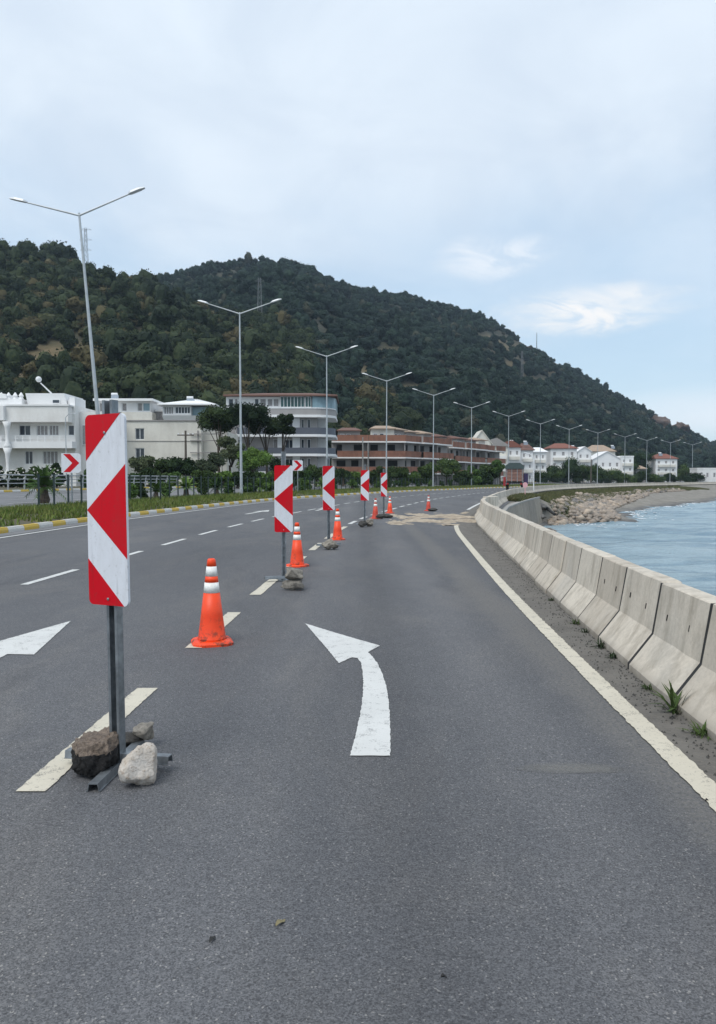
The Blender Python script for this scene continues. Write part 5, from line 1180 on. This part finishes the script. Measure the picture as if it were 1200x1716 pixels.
# ------------------------------------------------------------------ utility poles, pylons, small lamps
def upole(px, pyt, Y, label, r_=.11, cross=True, mat='pole_wood'):
    root = empty('utility_pole', ((px-600)/F*Y, Y, .6)); tag(root, label, 'utility pole'); h = A(px, pyt, Y).z - .6
    q = MB(); q.tube((0, 0, 0), (0, 0, h), r_*1.2, r_*.8, 10); q.build('pole', M[mat], root)
    if cross:
        q = MB(); q.box(-.9, .9, -.06, .06, h-.55, h-.43); c_ = q.build('crossarm', M[mat], root)
        for x in (-.8, -.3, .3, .8): q = MB(); q.lathe([(.05, 0), (.07, .08), (.04, .16)], 8, (x, 0, h-.43)); q.build('insulator', M['frame_white'], c_)
upole(475, 703, 100, 'grey utility pole with a crossarm in front of the apartment block', .12, True, 'concrete')
upole(608, 733, 120, 'pale pole behind the fourth hazard marker before the brown terrace', .12, False, 'concrete')
upole(617, 742, 124, 'second thinner pale pole right beside the pale pole at the brown terrace', .10, False, 'concrete')
upole(312, 722, 84, 'short dark wooden pole with a cap before the cream building', .13, True)
upole(990, 770, 205, 'dark wooden pole standing behind the far barrier near the gabled house', .16, False)
root = empty('street_lamp', A(112, 803, 88)); root.location.z = .7; tag(root, 'thin single arm lamp before the white building at the left', 'street lamp')
q = MB(); h = A(112, 700, 88).z-.7; q.tube((0, 0, 0), (0, 0, h), .07, .05, 8); q.tube((0, 0, h), (.35, 0, h+.35), .04, .035, 6); q.tube((.35, 0, h+.35), (.9, 0, h+.45), .035, .03, 6); q.build('pole', M['lamp_steel'], root)
q = MB(); q.box(.8, 1.25, -.09, .09, h+.40, h+.50); q.build('lamp_head', M['lamp_head'], root)
def pylon(px, pyb, pyt, Y, label, arms, wd=3.2):
    for Yt in np.arange(200, Y, 5):
        if px > 200 and HY-(hz_at(np.array([float(px)]), np.array([float(Yt)]))[0]-HC)/Yt*F <= pyb: Y = float(Yt) - 4; break
    root = empty('pylon', ((px-600)/F*Y, Y, A(px, pyb, Y).z)); tag(root, label, 'pylon'); h = (pyb-pyt)/F*Y; q = MB(); r_ = .055*Y/450+.035; n = 8
    def w_(z): return wd/2*(.62-.34*z/h)
    for sx in (-1, 1):
        for sy in (-1, 1): q.tube((sx*w_(0), sy*w_(0), 0), (sx*w_(h), sy*w_(h), h), r_, r_*.8, 4)
    for i in range(n):
        z0, z1 = h*i/n, h*(i+1)/n
        for sy in (-1, 1): q.tube((-w_(z0), sy*w_(z0), z0), (w_(z1), sy*w_(z1), z1), r_*.6, None, 4); q.tube((w_(z0), sy*w_(z0), z0), (-w_(z1), sy*w_(z1), z1), r_*.6, None, 4)
        for sx in (-1, 1): q.tube((sx*w_(z0), -w_(z0), z0), (sx*w_(z1), w_(z1), z1), r_*.6, None, 4)
    q.build('lattice', M['pylon_steel'], root)
    for a in arms: q = MB(); q.tube((-a[1], 0, h*a[0]), (a[1], 0, h*a[0]), r_, None, 4); q.tube((-a[1], 0, h*a[0]), (0, 0, h*a[0]+1.2), r_*.6, None, 4); q.tube((a[1], 0, h*a[0]), (0, 0, h*a[0]+1.2), r_*.6, None, 4); q.build('crossarm', M['pylon_steel'], root)
pylon(150, 455, 389, 420, 'pylon with three crossarms on the ridge behind the leftmost lamp', [(.96, 3.2), (.71, 3.4), (.46, 3.0)], 3.6)
pylon(437, 545, 470, 540, 'lattice pylon on the wooded slope right of the second lamp', [(.93, 2.0)], 3.6)
pylon(873, 640, 590, 620, 'faint small pylon low on the right slope of the hill', [(.9, 1.8), (.7, 1.8)], 2.6)
pylon(897, 586, 560, 735, 'thin mast on the ridge line above the right slope', [], .8)

# marker and post by the far barrier
root = empty('marker_board', (A(880, 812, 66).x, 66, -.2)); tag(root, 'faded pink round marker board on a thin post behind the barrier bend', 'sign')
q = MB(); q.tube((0, 0, 0), (0, 0, 1.35), .035, None, 8); q.build('post', M['sign_pink'], root)
q = MB(); n = 14; q.prism([(.21*math.cos(6.283*i/n), 1.30+.24*math.sin(6.283*i/n)) for i in range(n)], -.03, .0); q.build('board', M['sign_pink'], root)
c = A(890, 803, 92); root = empty('marker_pole', (c.x+.3, 92, 0)); tag(root, 'tall white curved top pole beside the truck', 'pole')
q = MB(); pts_ = [(0, 0, 0), (0, 0, 3.6), (-.12, 0, 4.2), (-.5, 0, 4.6), (-1.2, 0, 4.75)]
for a, b in zip(pts_[:-1], pts_[1:]): q.tube(a, b, .06, None, 8)
q.build('pole', M['frame_white'], root)

# ------------------------------------------------------------------ truck
c = G(862, 826); th = -math.atan2(slope(cl_kerb, 100), 1.0)
truck = empty('truck', ((862-600)/F*101, 101, 0), th*.55); tag(truck, 'small truck with a dark tarpaulin over brown boards, driving behind the barrier', 'truck')
tr_ = MB(); tr_.box(-1.12, 1.12, 0, 4.6, 1.15, 1.32); tr_.build('chassis', M['rubber'], truck)
for (x0, x1, y0, y1) in ((-1.12, 1.12, -.06, 0), (-1.15, -1.09, 0, 4.5), (1.09, 1.15, 0, 4.5)):
    for k_ in range(4): bx(truck, 'side_board', 'cargo', x0, x1, y0, y1, 1.34+k_*.42, 1.34+k_*.42+.38)
for x in (-1.0, -.35, .35, 1.0): bx(truck, 'stake', 'steel', x-.04, x+.04, -.12, -.065, 1.2, 3.05)
q = MB(); q.prism([(-1.22, 2.95), (1.22, 2.95), (1.2, 3.35), (.7, 3.75), (-.7, 3.75), (-1.2, 3.35)], -.2, 4.6); q.build('tarpaulin', M['tarp'], truck)
q = MB(); q.prism([(-1.05, 1.0), (1.05, 1.0), (1.05, 2.3), (.9, 2.95), (-.9, 2.95), (-1.05, 2.3)], 4.7, 6.4); q.build('cab', M['cab'], truck)
bx(truck, 'cab_window', 'glass', 1.051, 1.06, 5.1, 6.1, 1.9, 2.6)
bx(truck, 'mudguard', 'red_paint', -1.45, -1.15, -.1, 1.6, .7, 1.9); bx(truck, 'tool_box', 'cab', 1.16, 1.75, .2, 2.6, .9, 2.35)
for x in (-1.0, .75): bx(truck, 'tail_light', 'red_paint', x, x+.25, -.1, -.02, .9, 1.1)
wq = MB(); wq.tube((-.14, 0, 0), (.14, 0, 0), .45, None, 20); wmsh = wq.mesh('wheel', M['rubber']); hq = MB(); hq.tube((-.15, 0, 0), (.15, 0, 0), .2, None, 12); hmsh = hq.mesh('rim', M['steel'])
for x in (-.95, .95):
    for y in (.9, 5.4): w_ = link('wheel', wmsh, truck, (x, y, .45)); link('rim', hmsh, w_)

# ------------------------------------------------------------------ trees and bushes by the houses
def tree(px, Y, pyt, label, kind='round', wpx=50, seed=0, group=None, pyb=None, name='tree', low=False):
    s = Y/F; h = HC + (HY-pyt)*s - .6; Rr = wpx*s/2; rng = np.random.default_rng(seed); root = empty(name, ((px-600)*s, Y, .6)); tag(root, label, 'tree' if name != 'bush' else 'bush', group)
    mat = {'round': M['leaf_tree'], 'pine': M['leaf_pine'], 'olive': M['leaf_olive'], 'bright': M['leaf_bright']}[kind]
    if kind == 'pine':
        cl = [((rng.uniform(-.75, .75)*Rr, rng.uniform(-.6, .6)*Rr, h*rng.uniform(.70, .93)), (Rr*rng.uniform(.34, .52),)*2 + (Rr*.30,)) for _ in range(13)]; zt_ = h*.8
    else: b0 = .08 if (low or name == 'bush') else .45; cl = round_clumps(12 if name == 'tree' else 10, Rr, h*.95, rng, b0, .8); zt_ = h*.6
    cl = [(c_, (r_[0], r_[1], min(r_[2], max(.3, h-c_[2])))) for c_, r_ in cl]
    link('crown', crown_mesh('crown', mat, cl, 330, .17 if Y < 130 else .26, .72, seed), root)
    q = MB(); q.tube((0, 0, 0), (rng.uniform(-.2, .2), 0, zt_*.6), .16, .12, 8); q.tube((0, 0, zt_*.55), (rng.uniform(-.4, .4), 0, zt_), .12, .06, 8)
    for c_, r_ in cl[:5]: q.tube((0, 0, zt_*.55), c_, .07, .03, 6)
    q.build('trunk', M['bark'], root); return root
TG = 'trees among the houses'
tree(368, 92, 676, 'umbrella pine at the right end of the cream building', 'pine', 74, 1)
tree(415, 93, 672, 'dark umbrella pine in front of the apartment block, behind the second lamp', 'pine', 76, 2)
tree(447, 96, 690, 'umbrella pine before the middle of the apartment block', 'pine', 56, 3)
tree(474, 97, 690, 'smallest pine of the four, at the pole before the apartment block', 'pine', 36, 4)
tree(388, 90, 713, 'pale olive tree below the umbrella pines', 'olive', 44, 5)
tree(350, 88, 752, 'low olive tree between cream building and pines', 'olive', 54, 6)
tree(424, 90, 742, 'leafy tree under the second umbrella pine', 'bright', 60, 7)
tree(238, 85, 757, 'grey green tree just right of the nearest marker panel', 'olive', 50, 8)
tree(275, 86, 764, 'dark low tree before the cream wall', 'round', 48, 9)
tree(308, 84, 762, 'round leafy tree behind the short wooden pole', 'round', 56, 10)
tree(470, 94, 765, 'leafy tree behind the second hazard marker', 'round', 50, 11)
tree(530, 98, 778, 'dark small tree at the corner of the apartment block', 'round', 44, 12)
tree(748, 128, 764, 'round dark tree in front of the middle brown terrace', 'round', 48, 13)
tree(720, 126, 775, 'smaller dark tree left of the round one before the brown terrace', 'round', 36, 14)
tree(838, 150, 762, 'narrow green tree beside the truck', 'bright', 24, 15)
tree(812, 152, 778, 'low dark tree below the last brown terrace', 'round', 30, 16)
tree(665, 122, 778, 'low dark tree below the nearest brown terrace', 'round', 44, 17)
for i, (px, pyt, wp, Y) in enumerate(((928, 778, 42, 222), (952, 763, 52, 224), (977, 772, 50, 226), (1002, 776, 48, 228), (1024, 785, 40, 230), (905, 790, 32, 216))):
    tree(px, Y, pyt, 'dark leafy tree in the clump before the white and red roofed houses', 'round', wp, 30+i, 'clump of trees before the white houses', low=True)
for i, (px, pyt, wp, Y) in enumerate(((1052, 748, 44, 272), (1075, 742, 46, 292), (1093, 750, 40, 300), (1140, 765, 34, 300), (1150, 778, 26, 280), (1125, 790, 22, 275), (1075, 788, 30, 262), (1048, 793, 34, 236), (1098, 794, 34, 262), (1160, 792, 34, 262))):
    tree(px, Y, pyt, 'dark tree among the farther houses on the right', 'round', wp, 50+i, 'dark trees among the right hand houses', low=True)
for i, px in enumerate(range(-20, 110, 19)):
    root = tree(px + random.uniform(-4, 4), 76, 771 + random.uniform(-4, 6), 'low flowering bush behind the guard rail before the white building', 'round', 34, 80+i, 'bushes behind the guard rail', name='bush')
    q = MB(); rnd = random.Random(i)
    for k_ in range(16): q.box(*[v for c_ in (rnd.uniform(-.9, .9), rnd.uniform(-1.0, -.7), rnd.uniform(.9, 2.1)) for v in (c_-.05, c_+.05)])
    q.build('blossom', M['blossom'], root)
for i, (px, Y) in enumerate([(225, 80), (250, 80), (268, 81), (288, 80), (330, 82), (348, 82), (372, 84), (398, 85), (420, 86), (440, 87), (458, 88), (490, 90), (508, 92), (552, 108), (575, 112), (598, 114), (622, 117), (640, 119), (684, 124), (705, 126), (772, 138), (790, 142), (803, 146), (822, 152), (150, 78), (190, 79)]):
    tree(px, Y, 783 + random.uniform(-7, 6), 'dense green bush along the far side of the opposite carriageway', 'round' if i % 3 else 'bright', 34, 120+i, 'bushes across the opposite carriageway', name='bush')

# ------------------------------------------------------------------ air
hz = MB(); hz.box(-1600, 1700, -40, 1200, -3.6, 215); o = hz.build('haze', [])
m, t_ = new_mat('haze'); pv = t_.nodes.new('ShaderNodeVolumePrincipled'); ou = t_.nodes.new('ShaderNodeOutputMaterial'); t_.links.new(pv.outputs[0], ou.inputs['Volume'])
pv.inputs['Color'].default_value = (.66, .82, 1.0, 1); pv.inputs['Density'].default_value = .00016; pv.inputs['Anisotropy'].default_value = .2
o.data.materials.append(m); tag(o, kind='stuff')
HAZE = o
